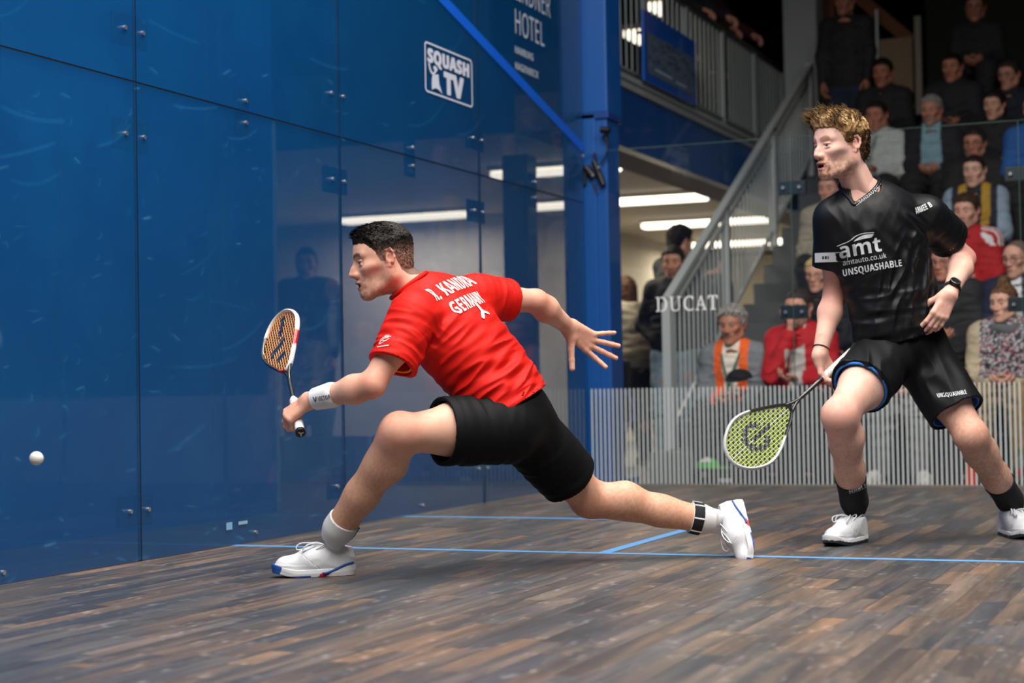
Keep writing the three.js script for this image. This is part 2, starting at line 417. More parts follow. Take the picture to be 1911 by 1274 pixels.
// ---------------------------------------------------------------- back wall of clear glass
const backWall = thing('wall_back', 'clear glass back wall of the court with white stripes along its foot', 'wall', V(0, 0, 0), null, 'structure');
{
  const XS = [0.01, 1.345, 2.69, 4.035, 5.38, 6.4], plate = mat(0x0a1f28, 0.4), steel = mat(0xd9dde0, 0.25, { metalness: 0.9 });
  const stripe = mat(0xc9d2d2, 0.6), edge = mat(0x4c6660, 0.2);
  for (let i = 0; i < 5; i++) {
    const a = XS[i] + 0.004, b = XS[i + 1] - 0.004;
    const pane = part('glass_pane', new THREE.PlaneGeometry(b - a, 2.12).translate((a + b) / 2, 1.07, -0.006), paneMaterial, backWall);
    const list = [];
    for (let k = Math.ceil((a + 0.008) / 0.0283); k * 0.0283 < b - 0.008; k++) { const x = k * 0.0283; list.push(box(x - 0.0045, 0.012, -0.0055, x + 0.0045, 0.612, -0.0043)); }
    part('stripe_print', join(list), stripe, pane).userData.kind = 'stuff';
    part('pane_edge', box(a, 2.1275, -0.011, b, 2.130, -0.001), edge, pane);
    part('pane_edge', box(b + 0.001, 0.02, -0.010, b + 0.004, 2.13, -0.002), edge, pane);
    if (i < 4) for (const y of [1.06, 1.82]) {
      const cl = part('clamp_plate', box(XS[i + 1] - 0.085, y - 0.042, -0.035, XS[i + 1] + 0.085, y + 0.042, -0.016, 0.004), plate, backWall);
      for (const s of [-1, 1]) part('bolt', bar(V(XS[i + 1] + s * 0.05, y, -0.03), V(XS[i + 1] + s * 0.05, y, 0.004), 0.011, 0.010, 14), steel, cl);
    }
  }
  part('floor_channel', box(0, 0, -0.02, 6.4, 0.012, 0.003), mat(0x77716a, 0.5), backWall);
  part('sponsor_lettering', quad(V(0.462, 1.075, -0.002), V(0.418, 0, 0), V(0, 0.115, 0)), print(canvasTexture(760, 210, (c) => {
    c.fillStyle = '#eef2ee';
    c.font = '200px serif';
    let x = 4;
    for (const [ch, w] of [['D', 165], ['U', 160], ['C', 150], ['A', 145], ['T', 130]]) { const m = c.measureText(ch).width; c.save(); c.translate(x, 182); c.scale(w * 0.92 / m, 1.15); c.fillText(ch, 0, 0); c.restore(); x += w; }
    c.globalCompositeOperation = 'destination-out'; c.fillStyle = '#000';       // thin stencil breaks
    c.fillRect(52, 0, 10, 210); c.fillRect(214, 0, 9, 150);
  }), 0.5), backWall);
}

// ---------------------------------------------------------------- steel corner post of the court, behind the glass corner
const blueSteel = mat(0x07509c, 0.45, { clearcoat: 0.3 });
{
  const post = thing('corner_post', 'blue steel post at the glass corner of the court', 'post', V(0, 0, -0.2));
  part('shaft', box(-0.135, -0.02, -0.30, 0.145, 2.38, -0.06, 0.012), blueSteel, post);
  part('flange', box(-0.155, -0.02, -0.085, 0.07, 2.38, -0.045, 0.008), blueSteel, post);
  part('cap_box', box(-0.17, 2.38, -0.34, 0.155, 5.4, -0.05, 0.012), blueSteel, post);
  part('collar', box(-0.175, 2.34, -0.345, 0.16, 2.385, -0.045, 0.008), mat(0x083a80, 0.5), post);
  part('foot_plate', box(-0.2, -0.02, -0.37, 0.2, 0.0, -0.03), blueSteel, post);
}
// small action camera clamped to the post
{
  const c = onPlane(1106, 322, 'z', -0.03), t = thing('clamped_camera', 'small black camera on a clamp arm fixed to the blue post', 'camera', c), k = mat(0x07080a, 0.5), s = mat(0xb8bcc0, 0.3, { metalness: 0.8 });
  const q = (px, py, z = -0.03) => onPlane(px, py, 'z', z);
  part('clamp_body', [bar(q(1093, 312), q(1108, 330), 0.024, 0.03), bar(q(1108, 300), q(1126, 345), 0.018, 0.022)], k, t);
  part('jaw', [bar(q(1092, 308), q(1091, 345), 0.012), bar(q(1108, 340), q(1115, 360), 0.005), bar(q(1110, 286), q(1111, 296), 0.010)], k, t);
  part('arm', tube([q(1120, 306), q(1131, 290), q(1134, 272), q(1132, 250)], 0.006, 20), k, t);
  part('camera_head', [bar(q(1121, 242, 0.0), q(1138, 243, 0.0), 0.022, 0.022, 16), bar(q(1131, 250), q(1131, 262), 0.013)], k, t);
  for (const [px, py, e] of [[1117, 312, 0.02], [1106, 327, 0.02], [1088, 290, 0.01]]) part('knob', bar(q(px, py, 0), q(px, py, e), 0.008), s, t);
}

// ---------------------------------------------------------------- hall shell
{
  const f = thing('floor', 'dark grey hall floor around the court', 'floor', V(0, -0.06, 0), null, 'structure');
  part('slab', [box(-8, -0.26, -13, 9.5, -0.06, 13)], mat(0x4a4a48, 0.6), f);
  part('surround', [box(-8, -0.06, -13, 9.5, -0.02, 0), box(-8, -0.06, 0, -0.02, -0.02, 13), box(6.42, -0.06, 0, 9.5, -0.02, 13)], mat(0x55575a, 0.6), f);
  const c = thing('ceiling', 'dark hall ceiling', 'ceiling', V(0, 7.5, 0), null, 'structure');
  part('ceiling_slab', box(-8, 7.5, -13, 9.5, 7.7, 13), mat(0x1c1b1a, 0.9), c);
  const w = (n, l, g, m) => { const t = thing(n, l, 'wall', V(0, 0, 0), null, 'structure'); part('wall_face', g, m, t); return t; };
  w('wall_right', 'dark right hand hall wall', box(9.5, -0.1, -13, 9.7, 7.5, 13), mat(0x232323, 0.9));
  w('wall_outer', 'dark left hand hall wall', box(-8.2, -0.1, -13, -8, 7.5, 13), mat(0x3a3d44, 0.9));
  w('wall_front', 'dark hall wall behind the photographer', box(-8, -0.1, 12.8, 9.5, 7.5, 13), mat(0x2b2b2b, 0.9));
  w('wall_far', 'pale far wall of the room under the gallery', [box(-8, -0.1, -13, 9.5, 2.4, -12.8)], mat(0xcfc8b6, 0.9));
  w('wall_upper', 'dark brown timber wall behind the gallery', [box(-8, 2.4, -13, 9.5, 7.5, -12.8)], mat(0x2a1a10, 0.8));
  // blue partition that stands behind the front half of the glass wall
  const pz = (px) => onPlane(px, 700, 'x', -1).z, Z = [pz(515), pz(418), pz(392), pz(112), pz(-60), 8.6];
  const p = thing('wall_partition', 'blue partition boards standing behind the glass wall', 'wall', V(0, 0, 0), null, 'structure');
  for (let i = 0; i < 5; i++) part('board', box(-1.06, -0.02, Z[i] + 0.006, -1.0, 4.2, Z[i + 1] - 0.006), mat(i % 2 ? 0x0d56ad : 0x0d5bb4, 0.5), p);
  for (let i = 0; i < 4; i++) part('edge_strip', box(-1.07, -0.02, Z[i] - (i ? 0.005 : 0.016), -0.99, i ? 2.6 : 2.1, Z[i] + 0.005), mat(i ? 0x3f7fb8 : 0xa8c4d8, 0.25, { metalness: 0.4 }), p);
}
// court lights hung under the ceiling: housings and their glowing faces
for (const [x, y, z, w, l] of COURT_LIGHTS) {
  const t = thing('court_light', x < 3 ? 'long light panel above the left half of the court' : 'long light panel above the right half of the court', 'light', V(x, y, z));
  part('housing', box(x - w / 2 - 0.03, y + 0.03, z - l / 2 - 0.03, x + w / 2 + 0.03, y + 0.13, z + l / 2 + 0.03), mat(0x222222, 0.6), t);
  part('diffuser', box(x - w / 2, y + 0.012, z - l / 2, x + w / 2, y + 0.03, z + l / 2), mat(0xffffff, 0.6, { emissive: 0xffffff, emissiveIntensity: 1.2 }), t);
  part('skirt', box(x - w / 2 - 0.25, y - 0.25, z - l / 2 - 0.12, x + w / 2 + 0.25, y + 0.13, z - l / 2 - 0.09), mat(0x0a0a0a, 0.95), t);
  for (const s of [-1, 1]) part('hanger', bar(V(x, y + 0.13, z + s * l * 0.4), V(x, 7.5, z + s * l * 0.4), 0.012), mat(0x222222, 0.6), t);
}

// ---------------------------------------------------------------- gallery along the left, with the room under it
const GX = -0.2, DECK = 2.87, SOFFIT = 2.35;
{
  const b = thing('gallery', 'gallery deck with a blue steel edge beam over the bright room', 'gallery', V(0, DECK, 0), null, 'structure');
  part('edge_beam', box(GX - 0.10, SOFFIT, -12.8, GX, 2.78, -0.38, 0.006), blueSteel, b);
  part('deck_edge', [box(GX - 0.14, 2.78, -12.8, GX + 0.02, 2.83, -0.40), box(GX - 0.14, 2.835, -12.8, GX + 0.035, 2.875, -0.40)], mat(0xa4adae, 0.5), b);
  part('deck', box(-8, 2.6, -12.8, GX - 0.1, DECK, -0.38), mat(0x35302b, 0.9), b);
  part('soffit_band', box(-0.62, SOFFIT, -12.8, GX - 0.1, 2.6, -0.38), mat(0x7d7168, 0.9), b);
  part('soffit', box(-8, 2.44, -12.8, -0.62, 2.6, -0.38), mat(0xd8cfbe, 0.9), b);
  part('near_fascia', box(-8, SOFFIT, -0.40, -0.62, 2.87, -0.36), mat(0x123a78, 0.7), b);
}
// side wall of the bright room, and a blue post
{
  const t = thing('wall_room', 'grey side wall of the room seen through the blue glass', 'wall', V(0, 0, 0), null, 'structure');
  part('wall_face', box(-8, -0.02, -6.3, -2.9, 2.44, -6.1), mat(0xc4c2c2, 0.9), t);
  part('return_wall', box(-2.9, -0.02, -12.8, -2.82, 2.44, -6.1), mat(0xd9d2c2, 0.9), t);
  part('notice_board', box(-2.82, 0.9, -11.6, -2.79, 2.05, -9.0), mat(0xe6e0d0, 0.8), t);
  const q = thing('post', 'slim blue post under the gallery behind the glass wall', 'post', V(-1.05, 0, -1.5));
  part('shaft', box(-1.15, -0.02, -1.6, -0.95, SOFFIT, -1.4, 0.01), blueSteel, q);
  part('base', box(-1.2, -0.02, -1.65, -0.9, 0.02, -1.35), blueSteel, q);
  const bb = thing('barrier_board', 'low blue barrier boards along the floor behind the glass wall', 'barrier', V(-2.2, -0.02, 0.4));
  for (let i = 0; i < 4; i++) part('board', box(-1.1 - i * 0.9, -0.02, -0.9, -0.22 - i * 0.9, 0.30, -0.86, 0.01), mat(0x0d4f9c, 0.5), bb);
}
// strip lights under the gallery: [x0, x1, z]
const STRIPS = [[-1.75, -0.66, -2.65, 'bright strip light nearest the glass, under the gallery'], [-4.6, -3.2, -5.4, 'strip light behind the blue glass wall above the crouching player'], [-2.5, -0.66, -5.15, 'long strip light across the ceiling beside the stair rail'], [-2.1, -0.66, -7.65, 'strip light further back behind the stair balusters'], [-2.4, -1.0, -10.5, 'farthest strip light in the room under the gallery']];
for (const [x0, x1, z, label] of STRIPS) {
  const t = thing('strip_light', label, 'light', V((x0 + x1) / 2, 2.44, z), 'strip lights under the gallery');
  part('housing', box(x0 - 0.02, 2.40, z - 0.10, x1 + 0.02, 2.44, z + 0.10), mat(0xe8e4da, 0.6), t);
  part('diffuser', box(x0, 2.345, z - 0.085, x1, 2.40, z + 0.085, 0.02), mat(0xffffff, 0.5, { emissive: 0xfff6e2, emissiveIntensity: 3.2 }), t);
  areaLight((x0 + x1) / 2, 2.335, z, x1 - x0, 0.17, 56, 0xfff1d8);
}
// gallery railing
{
  const steel = mat(0x97a2a4, 0.4, { metalness: 0.2 }), t = thing('gallery_railing', 'grey steel railing with upright bars along the gallery edge', 'railing', V(GX - 0.05, DECK, -3));
  const x = GX - 0.05, top = 3.74;
  part('handrail', bar(V(x, top, -12.5), V(x, top, -0.5), 0.03), mat(0x3a4042, 0.4, { metalness: 0.3 }), t);
  part('lower_rail', slab(V(x, 2.95, -12.5), V(x, 2.95, -0.5), 0.03, 0.02), steel, t);
  for (let z = -1.0; z > -8; z -= 1.1) part('post', box(x - 0.02, DECK, z - 0.035, x + 0.02, top, z + 0.035), steel, t);
  for (let z = -0.62; z > -8; z -= 0.13) part('bar', bar(V(x, 2.95, z), V(x, top, z), 0.009, 0.009, 6), steel, t);
}
// stairs: concrete steps going up and away, railing on their left
const SX0 = 0.22, SX1 = 1.0, SZ = -1.05, RUN = 0.335, RISE = 0.179;
{
  const t = thing('staircase', 'dark grey concrete stairs rising beside the seated crowd', 'stairs', V(0.6, 0, -3), null, 'structure');
  for (let i = 0; i < 15; i++) part('step', box(SX0, i ? RISE * (i - 1.2) : -0.02, SZ - i * RUN - RUN, SX1, 0.19 + RISE * i, SZ - i * RUN, 0.004), mat(0x5a5f60, 0.85), t);
  part('plinth', box(SX0 - 0.04, -0.02, SZ, SX1 - 0.1, 0.18, SZ + 0.35), mat(0x6d7472, 0.85), t);
  const r = thing('stair_railing', 'pale grey stair railing rising from the glass wall to the gallery', 'railing', V(SX0, 0.18, -1)), steel = mat(0xbcc6c6, 0.4, { metalness: 0.1 });
  const x = SX0 - 0.02, yAt = (z) => 0.19 + RISE * (SZ - z) / RUN, A = V(x, yAt(-1.1) + 1.0, -1.1), B = V(x, yAt(-5.75) + 0.92, -5.75);
  part('handrail', slab(A, B, 0.06, 0.05), steel, r);
  part('under_rail', slab(A.clone().add(V(0, -0.12, 0)), B.clone().add(V(0, -0.12, 0)), 0.025, 0.025), steel, r);
  part('foot_rail', slab(A.clone().add(V(0, -0.92, 0)), B.clone().add(V(0, -0.84, 0)), 0.025, 0.025), steel, r);
  for (const z of [-1.1, -1.16]) part('post', box(x - 0.035, 0.0, z - 0.02, x + 0.025, A.y - 0.02, z + 0.02), steel, r);
  for (const z of [-2.65, -4.2, -5.7]) part('post', box(x - 0.03, yAt(z) - 0.1, z - 0.03, x + 0.03, yAt(z) + 0.96, z + 0.03), steel, r);
  for (let z = -1.27; z > -5.7; z -= 0.115) part('baluster', bar(V(x, yAt(z) + 0.06, z), V(x, yAt(z) + 0.85, z), 0.009, 0.009, 6), steel, r);
}
// seating tiers
const seatY = (k) => 0.35 + 0.375 * k, seatZ = (k) => -0.8 - 0.63 * k;
{
  const t = thing('seating_tier', 'dark stepped seating tiers for the crowd', 'tiers', V(3.5, 0, -3), null, 'structure');
  for (let k = 0; k < 8; k++) part('tier', box(k ? 1.02 : 1.0, k ? seatY(k) - 0.5 : -0.02, seatZ(k) - 0.63 + 0.2, 6.4, seatY(k), seatZ(k) + 0.2, 0.01), mat(0x1a1c1f, 0.85), t);
  part('landing', box(GX, 2.62, -12.8, 9.5, 2.84, -6.0), mat(0x221d18, 0.9), t);
  part('rear_wall', box(1.0, -0.02, -6.2, 6.4, 2.84, -5.95), mat(0x2c2a28, 0.9), t);
}
// concrete column and the timber panels at the top of the stairs
{
  const c = thing('column', 'grey concrete column at the head of the stairs', 'column', V(0.1, 2.84, -5.95), null, 'structure');
  part('shaft', box(-0.06, 2.84, -6.1, 0.26, 7.5, -5.8, 0.01), mat(0x9aa3a4, 0.8), c);
}

// ================================================================ PEOPLE
const ZX = V(1, 0, 0), ZY = V(0, 1, 0), ZZ = V(0, 0, 1);
const lerpV = (a, b, t) => a.clone().lerp(b, t);
function frameOf(X, Y) {                                                        // orthonormal frame, Y kept
  const y = Y.clone().normalize(), x = X.clone().addScaledVector(y, -X.dot(y)).normalize();
  return { X: x, Y: y, Z: x.clone().cross(y) };
}
const pieces = (pts, x) => { for (let i = 1; i < pts.length; i++) if (x <= pts[i][0]) { const [a, b] = [pts[i - 1], pts[i]]; return mix(a[1], b[1], clamp((x - a[0]) / (b[0] - a[0]))); } return pts[pts.length - 1][1]; };
// hairline: height over how far forward, in head units
const HAIRLINE = [[-0.13, -0.07], [-0.075, -0.066], [-0.05, -0.045], [-0.033, 0.0], [-0.02, 0.03], [-0.004, 0.026], [0.004, -0.008], [0.018, -0.004], [0.032, 0.022], [0.046, 0.048], [0.062, 0.068], [0.13, 0.080]];
const BALDLINE = [[-0.13, -0.07], [-0.075, -0.066], [-0.05, -0.045], [-0.033, 0.0], [-0.02, 0.03], [-0.004, 0.026], [0.004, 0.0], [0.018, 0.01], [0.03, 0.035], [0.036, 0.05], [0.13, 0.2]];

// head in its own frame: x forward, y up, z to the person's right; origin between the ears
function headField(o) {
  const P = [], open = o.mouth ?? 0.2, nose = o.nose ?? 1, ear = o.ears !== false;
  P.push(ell(V(-0.012, 0.036, 0), ZX, ZY, ZZ, 0.096, 0.087, 0.0745, 0.02));
  P.push(ell(V(0.022, -0.03, 0), ZX, ZY, ZZ, 0.064, 0.085, 0.0585, 0.04));
  P.push(ell(V(0.048, 0.042, 0), ZX, ZY, ZZ, 0.042, 0.042, 0.056, 0.03));
  for (const s of [-1, 1]) {
    P.push(cone(V(-0.012, -0.052, s * 0.052), V(0.066, -0.1, s * 0.016), 0.018, 0.018, 0.03));
    P.push(cone(V(-0.012, -0.052, s * 0.052), V(-0.01, -0.01, s * 0.058), 0.016, 0.014, 0.03));
    P.push(ell(V(0.054, -0.018, s * 0.042), ZX, ZY, ZZ, 0.026, 0.02, 0.022, 0.025));
    P.push(cone(V(0.0835, 0.026, s * 0.014), V(0.068, 0.03, s * 0.046), 0.011, 0.009, 0.014));
  }
  P.push(ell(V(0.074, -0.103, 0), ZX, ZY, ZZ, 0.018, 0.017, 0.02, 0.02));
  P.push(ell(V(0.074, -0.066, 0), ZX, ZY, ZZ, 0.022, 0.026, 0.03, 0.02));
  const sub = (q, k = 0.006) => (e, x, y, z) => -smin(-e, q.d(x, y, z), k);
  const sockets = [-1, 1].map((s) => sub(ell(V(0.094, 0.004, s * 0.034), ZX, ZY, ZZ, 0.018, 0.0150, 0.019), 0.014)).concat([-1, 1].map((s) => sub(ell(V(0.048, -0.056, s * 0.071), ZX, ZY, ZZ, 0.026, 0.024, 0.016), 0.03)));
  const base = field(P, sockets);
  const Q = [{ d: base.d, k: 0.004, lo: base.lo, hi: base.hi }];
  for (const s of [-1, 1]) {
    Q.push({ ...ell(V(0.0725, 0.004, s * 0.031), ZX, ZY, ZZ, 0.0135, 0.0135, 0.0145), k: 0.004 });     // closed over by lids
    Q.push(cone(V(0.085, 0.011, s * 0.02), V(0.081, 0.010, s * 0.043), 0.0036, 0.003, 0.006));
    Q.push(cone(V(0.084, -0.005, s * 0.021), V(0.080, -0.003, s * 0.043), 0.0024, 0.0022, 0.006));
    Q.push(ell(V(0.099, -0.034, s * 0.0125), ZX, ZY, ZZ, 0.0105, 0.0085, 0.008, 0.008));
  }
  Q.push(cone(V(0.083, 0.020, 0), V(0.098 + 0.003 * nose, -0.012, 0), 0.0085, 0.0085, 0.012));
  Q.push(cone(V(0.098 + 0.003 * nose, -0.012, 0), V(0.105 + 0.005 * nose, -0.0295, 0), 0.0085, 0.0098, 0.008));
  Q.push(cone(V(0.074, 0.012, 0), V(0.090, -0.033, 0), 0.013, 0.0165, 0.012));
  Q.push(ell(V(0.0935, -0.0595, 0), ZX, ZY, ZZ, 0.0110, 0.0062, 0.021, 0.006));
  Q.push(ell(V(0.089 - open * 0.004, -0.073 - open * 0.012, 0), ZX, ZY, ZZ, 0.0125, 0.0072, 0.018, 0.006));
  if (ear) for (const s of [-1, 1]) {
    const A = [[0.004, -0.004], [0.008, 0.014], [0.001, 0.029], [-0.013, 0.032], [-0.023, 0.020], [-0.022, 0.003], [-0.014, -0.012], [-0.006, -0.024], [0.002, -0.022]];
    Q.push(ell(V(-0.012, 0.004, s * 0.073), V(1, 0, 0.2 * s).normalize(), ZY, V(-0.2 * s, 0, 1).normalize(), 0.017, 0.028, 0.008, 0.006));
    for (let i = 1; i < A.length; i++) { const z = (q) => s * (0.074 - q[0] * 0.35 + (i > 6 ? -0.002 : 0.004)); Q.push(cone(V(A[i - 1][0] - 0.004, A[i - 1][1], z(A[i - 1])), V(A[i][0] - 0.004, A[i][1], z(A[i])), i > 6 ? 0.0062 : 0.0046, i > 5 ? 0.0062 : 0.0046, 0.004)); }
  }
  const carve = [];
  for (const s of [-1, 1]) {
    carve.push(sub(ell(V(0.091, 0.0035, s * 0.032), ZX, ZY, ZZ, 0.009, 0.0043, 0.0115), 0.002));     // opening between the lids
    carve.push(sub(ell(V(0.0985, -0.042, s * 0.0075), ZX, ZY, ZZ, 0.005, 0.005, 0.0034), 0.002));
    if (ear) carve.push(sub(ell(V(-0.010, 0.004, s * 0.0835), ZX, ZY, ZZ, 0.007, 0.011, 0.006), 0.004));
  }
  carve.push(sub(ell(V(0.098, -0.0665 - open * 0.006, 0), ZX, ZY, ZZ, 0.02, 0.0012 + open * 0.0075, 0.0175), 0.003));
  return field(Q, carve);
}
const skull = ell(V(-0.012, 0.036, 0), ZX, ZY, ZZ, 0.096, 0.087, 0.0745);
const forehead = ell(V(0.048, 0.042, 0), ZX, ZY, ZZ, 0.042, 0.042, 0.056);
const nape = ell(V(-0.045, -0.03, 0), ZX, ZY, ZZ, 0.05, 0.06, 0.054);
function hairField(o) {
  const line = o.line ?? HAIRLINE, th = o.thick ?? 0.012, side = o.side ?? 0.007, rough = o.rough ?? 0.003, fr = o.freq ?? 60;
  const d = (x, y, z) => {
    const top = step(0.02, 0.085, y), t = (mix(side, th, top) + (o.quiff ?? 0) * step(0.0, 0.08, x) * step(0.045, 0.08, y)) * (0.3 + 0.7 * step(0.0, 0.032, y - pieces(line, x)));
    let e = smin(smin(skull.d(x, y, z), forehead.d(x, y, z), 0.03), nape.d(x, y, z), 0.03) - t;
    if (o.volume) e = smin(e, o.volume(x, y, z), 0.03);
    e += noise3(x * fr, y * fr * 0.8, z * fr * 1.6) * rough + noise3(x * fr * 2.3, y * fr * 1.6, z * fr * 4) * rough * 0.6;
    const edge = (pieces(line, x) - y) * 0.6 + noise3(x * 90, y * 90, z * 90) * 0.0025 + noise3(x * 220, y * 60, z * 220) * 0.0025;
    return Math.max(e, o.over ? Math.min(edge, o.over(x, y, z)) : edge);
  };
  const r = 0.145 + (o.reach ?? 0);
  return { d, lo: V(-r, -r - (o.reach ?? 0), -r), hi: V(r, r + 0.02, r) };
}
// everything of a head, returned in world metres
function makeHead(c, F, U, o, h) {
  const y0 = U.clone().addScaledVector(F, -U.dot(F)).normalize(), fr = { X: F.clone().normalize(), Y: y0, Z: F.clone().normalize().cross(y0) }, sc = o.scale ?? 1;
  const hf = headField(o), toWorld = new THREE.Matrix4().makeBasis(fr.X, fr.Y, fr.Z).scale(V(sc, sc, sc)).setPosition(c);
  const local = (x, y, z) => { const px = (x - c.x) / sc, py = (y - c.y) / sc, pz = (z - c.z) / sc; return [px * fr.X.x + py * fr.X.y + pz * fr.X.z, px * fr.Y.x + py * fr.Y.y + pz * fr.Y.z, px * fr.Z.x + py * fr.Z.y + pz * fr.Z.z]; };
  const prim = { d: (x, y, z) => { const p = local(x, y, z); return hf.d(p[0], p[1], p[2]) * sc; }, k: 0.025, lo: c.clone().addScalar(-0.15 * sc), hi: c.clone().addScalar(0.15 * sc) };
  const skin = rgb(o.skin), red = mixc(skin, rgb(o.flush ?? 0xb5483a), 0.5), lip = mixc(skin, rgb(0x9a3a3a), o.lip ?? 0.75), hair = rgb(o.hairColor), beard = rgb(o.beardColor ?? o.hairColor), brow = mixc(hair, skin, o.browFade ?? 0.15);
  const color = (x, y, z) => {
    const [f, u, s] = local(x, y, z), a = Math.abs(s);
    let k = skin;
    const m = noise3(x * 40, y * 40, z * 40) * 0.5 + noise3(x * 110, y * 110, z * 110) * 0.3;
    k = mixc(k, red, clamp(0.13 + 0.22 * m + 0.16 * Math.exp(-((f - 0.06) ** 2 + (u + 0.02) ** 2 + (a - 0.045) ** 2) / 0.0009) + (f > 0.1 ? 0.3 : 0) + (a > 0.074 && f < 0.02 && Math.abs(u) < 0.05 ? 0.5 : 0)));
    const jaw = step(-0.035, -0.06, u) * step(-0.03, 0.0, f) + (f > 0.075 && u < -0.045 ? 0.6 : 0);
    if (o.beard) k = mixc(k, beard, clamp(jaw * o.beard * (0.75 + m) * (u < -0.112 ? 0.7 : 1)));
    const ml = Math.hypot((u + 0.066 + (o.mouth ?? 0.2) * 0.006) / (0.011 + (o.mouth ?? 0.2) * 0.006), s / 0.023);
    if (f > 0.07 && ml < 1.05) k = mixc(k, lip, step(1.05, 0.85, ml));
    if (f > 0.07 && Math.abs(u + 0.0665 + (o.mouth ?? 0.2) * 0.006) < 0.001 + (o.mouth ?? 0.2) * 0.0055 && a < 0.017 && f < 0.0965) k = [0.03, 0.008, 0.008];
    const bu = 0.0265 + 0.006 * Math.sin(clamp((a - 0.012) / 0.034) * 2.6);
    if (f > 0.045 && a > 0.011 && a < 0.048) k = mixc(k, brow, (o.browStrength ?? 0.85) * step(0.0075, 0.0045, Math.abs(u - bu)));
    if (f > 0.07 && a > 0.018 && a < 0.046 && Math.abs(u - 0.0095) < 0.002) k = mixc(k, [0.03, 0.02, 0.015], 0.6);
    if (f < 0.03 && u > pieces(o.line ?? HAIRLINE, f) + 0.002 && !o.bald) k = mixc(k, hair, 0.75);
    return k;
  };
  const world = (g) => g.applyMatrix4(toWorld);
  const out = { prim, color, local, toWorld, frame: fr, eyes: [] };
  for (const s of [-1, 1]) {                                                    // eyeballs
    const g = new THREE.SphereGeometry(0.0126, 20, 14), p = g.attributes.position, C = new Float32Array(p.count * 3), gaze = V(1, o.gazeUp ?? -0.08, 0.06 * s + (o.gaze ?? 0)).normalize(), iris = rgb(o.iris ?? 0x3a2a1c);
    for (let i = 0; i < p.count; i++) { const q = V(p.getX(i), p.getY(i), p.getZ(i)).normalize().dot(gaze); C.set(q > 0.955 ? [0.006, 0.006, 0.006] : q > 0.83 ? iris : [0.42, 0.38, 0.36], i * 3); }
    g.setAttribute('color', new THREE.BufferAttribute(C, 3));
    out.eyes.push(world(g.translate(0.0735, 0.0035, s * 0.031)));
  }
  if (o.hair !== false) {
    const hcol = (x, y, z) => { const n = noise3(x * 70, y * 40, z * 200) * 0.5 + noise3(x * 20, y * 20, z * 60) * 0.4; return mixc(mixc(hair, rgb(o.hairLight ?? o.hairColor), clamp(0.4 + n * 0.9)), rgb(o.hairSide ?? o.hairColor), o.hairSide === undefined ? 0 : step(0.075, 0.035, y + (x > 0.03 ? 0.03 : 0))).map((q) => q * (1 + n * 0.25)); };
    const hfield = hairField({ line: o.line, ...(o.hairStyle ?? {}) });
    out.hair = world(net(hfield, h * 0.95, o.fade ? (x, y, z) => mixc(hcol(x, y, z), mixc(skin, hair, 0.45), o.fade * step(0.055, 0.0, y)) : hcol));
    if (o.strands) out.hair = join([out.hair, world(join(strandsOn(hfield, o, hcol)))]);
  }
  return out;
}
// single hairs and locks standing on a hair field, in head units
function strandsOn(f, o, hcol) {
  const list = [], { n, comb, len, r } = o.strands;
  for (let i = 0; i < n; i++) {
    const dir = V(rnd(-1, 1), rnd(-0.75, 1), rnd(-1, 1)).normalize(), c = V(-0.012, 0.03, 0);
    if (dir.y < pieces(HAIRLINE, -0.012 + dir.x * 0.1) / 0.1 - 0.2) continue;
    let t = 0.06, p = c.clone();
    for (; t < 0.19; t += 0.002) { p = c.clone().addScaledVector(dir, t); if (f.d(p.x, p.y, p.z) > 0) break; }
    if (t < 0.075 || t >= 0.19 || f.d(p.x * 0.985, p.y * 0.985, p.z * 0.985) > 0) continue;
    if ((pieces(o.line ?? HAIRLINE, p.x) - p.y) > -0.003) continue;
    p.addScaledVector(dir, -0.003);
    const g = comb(p, dir).normalize(), L = len(p) * rnd(0.6, 1.3), q = [p, p.clone().addScaledVector(g, L * 0.5).addScaledVector(dir, 0.002), p.clone().addScaledVector(comb(p.clone().addScaledVector(g, L * 0.5), dir).normalize(), L).add(V(rnd(-1, 1), rnd(-0.6, 0.8), rnd(-1, 1)).multiplyScalar(L * (o.strands.messy ?? 0.1)))];
    const curve = new THREE.CatmullRomCurve3(q), P = [], N = [], I = [], S = 4, K = 4;
    for (let a = 0; a <= S; a++) { const c0 = curve.getPoint(a / S), tg = curve.getTangent(a / S), X = tg.clone().cross(dir).normalize(), Y = tg.clone().cross(X), rad = r * (1 - 0.85 * Math.pow(a / S, 2)); for (let b = 0; b < K; b++) { const w = b / K * 6.2832, v = X.clone().multiplyScalar(Math.cos(w)).addScaledVector(Y, Math.sin(w)); P.push(c0.x + v.x * rad, c0.y + v.y * rad, c0.z + v.z * rad); N.push(v.x, v.y, v.z); } }
    for (let a = 0; a < S; a++) for (let b = 0; b < K; b++) { const i0 = a * K + b, i1 = a * K + (b + 1) % K; I.push(i0, i0 + K, i1, i1, i0 + K, i1 + K); }
    const gg = new THREE.BufferGeometry(); gg.setAttribute('position', new THREE.Float32BufferAttribute(P, 3)); gg.setAttribute('normal', new THREE.Float32BufferAttribute(N, 3)); gg.setIndex(I);
    const col = hcol(p.x, p.y, p.z), k = rnd(...(o.strands.tone ?? [0.6, 1.5]));
    list.push(paint(gg, col.map((x) => x * k)));
  }
  return list;
}
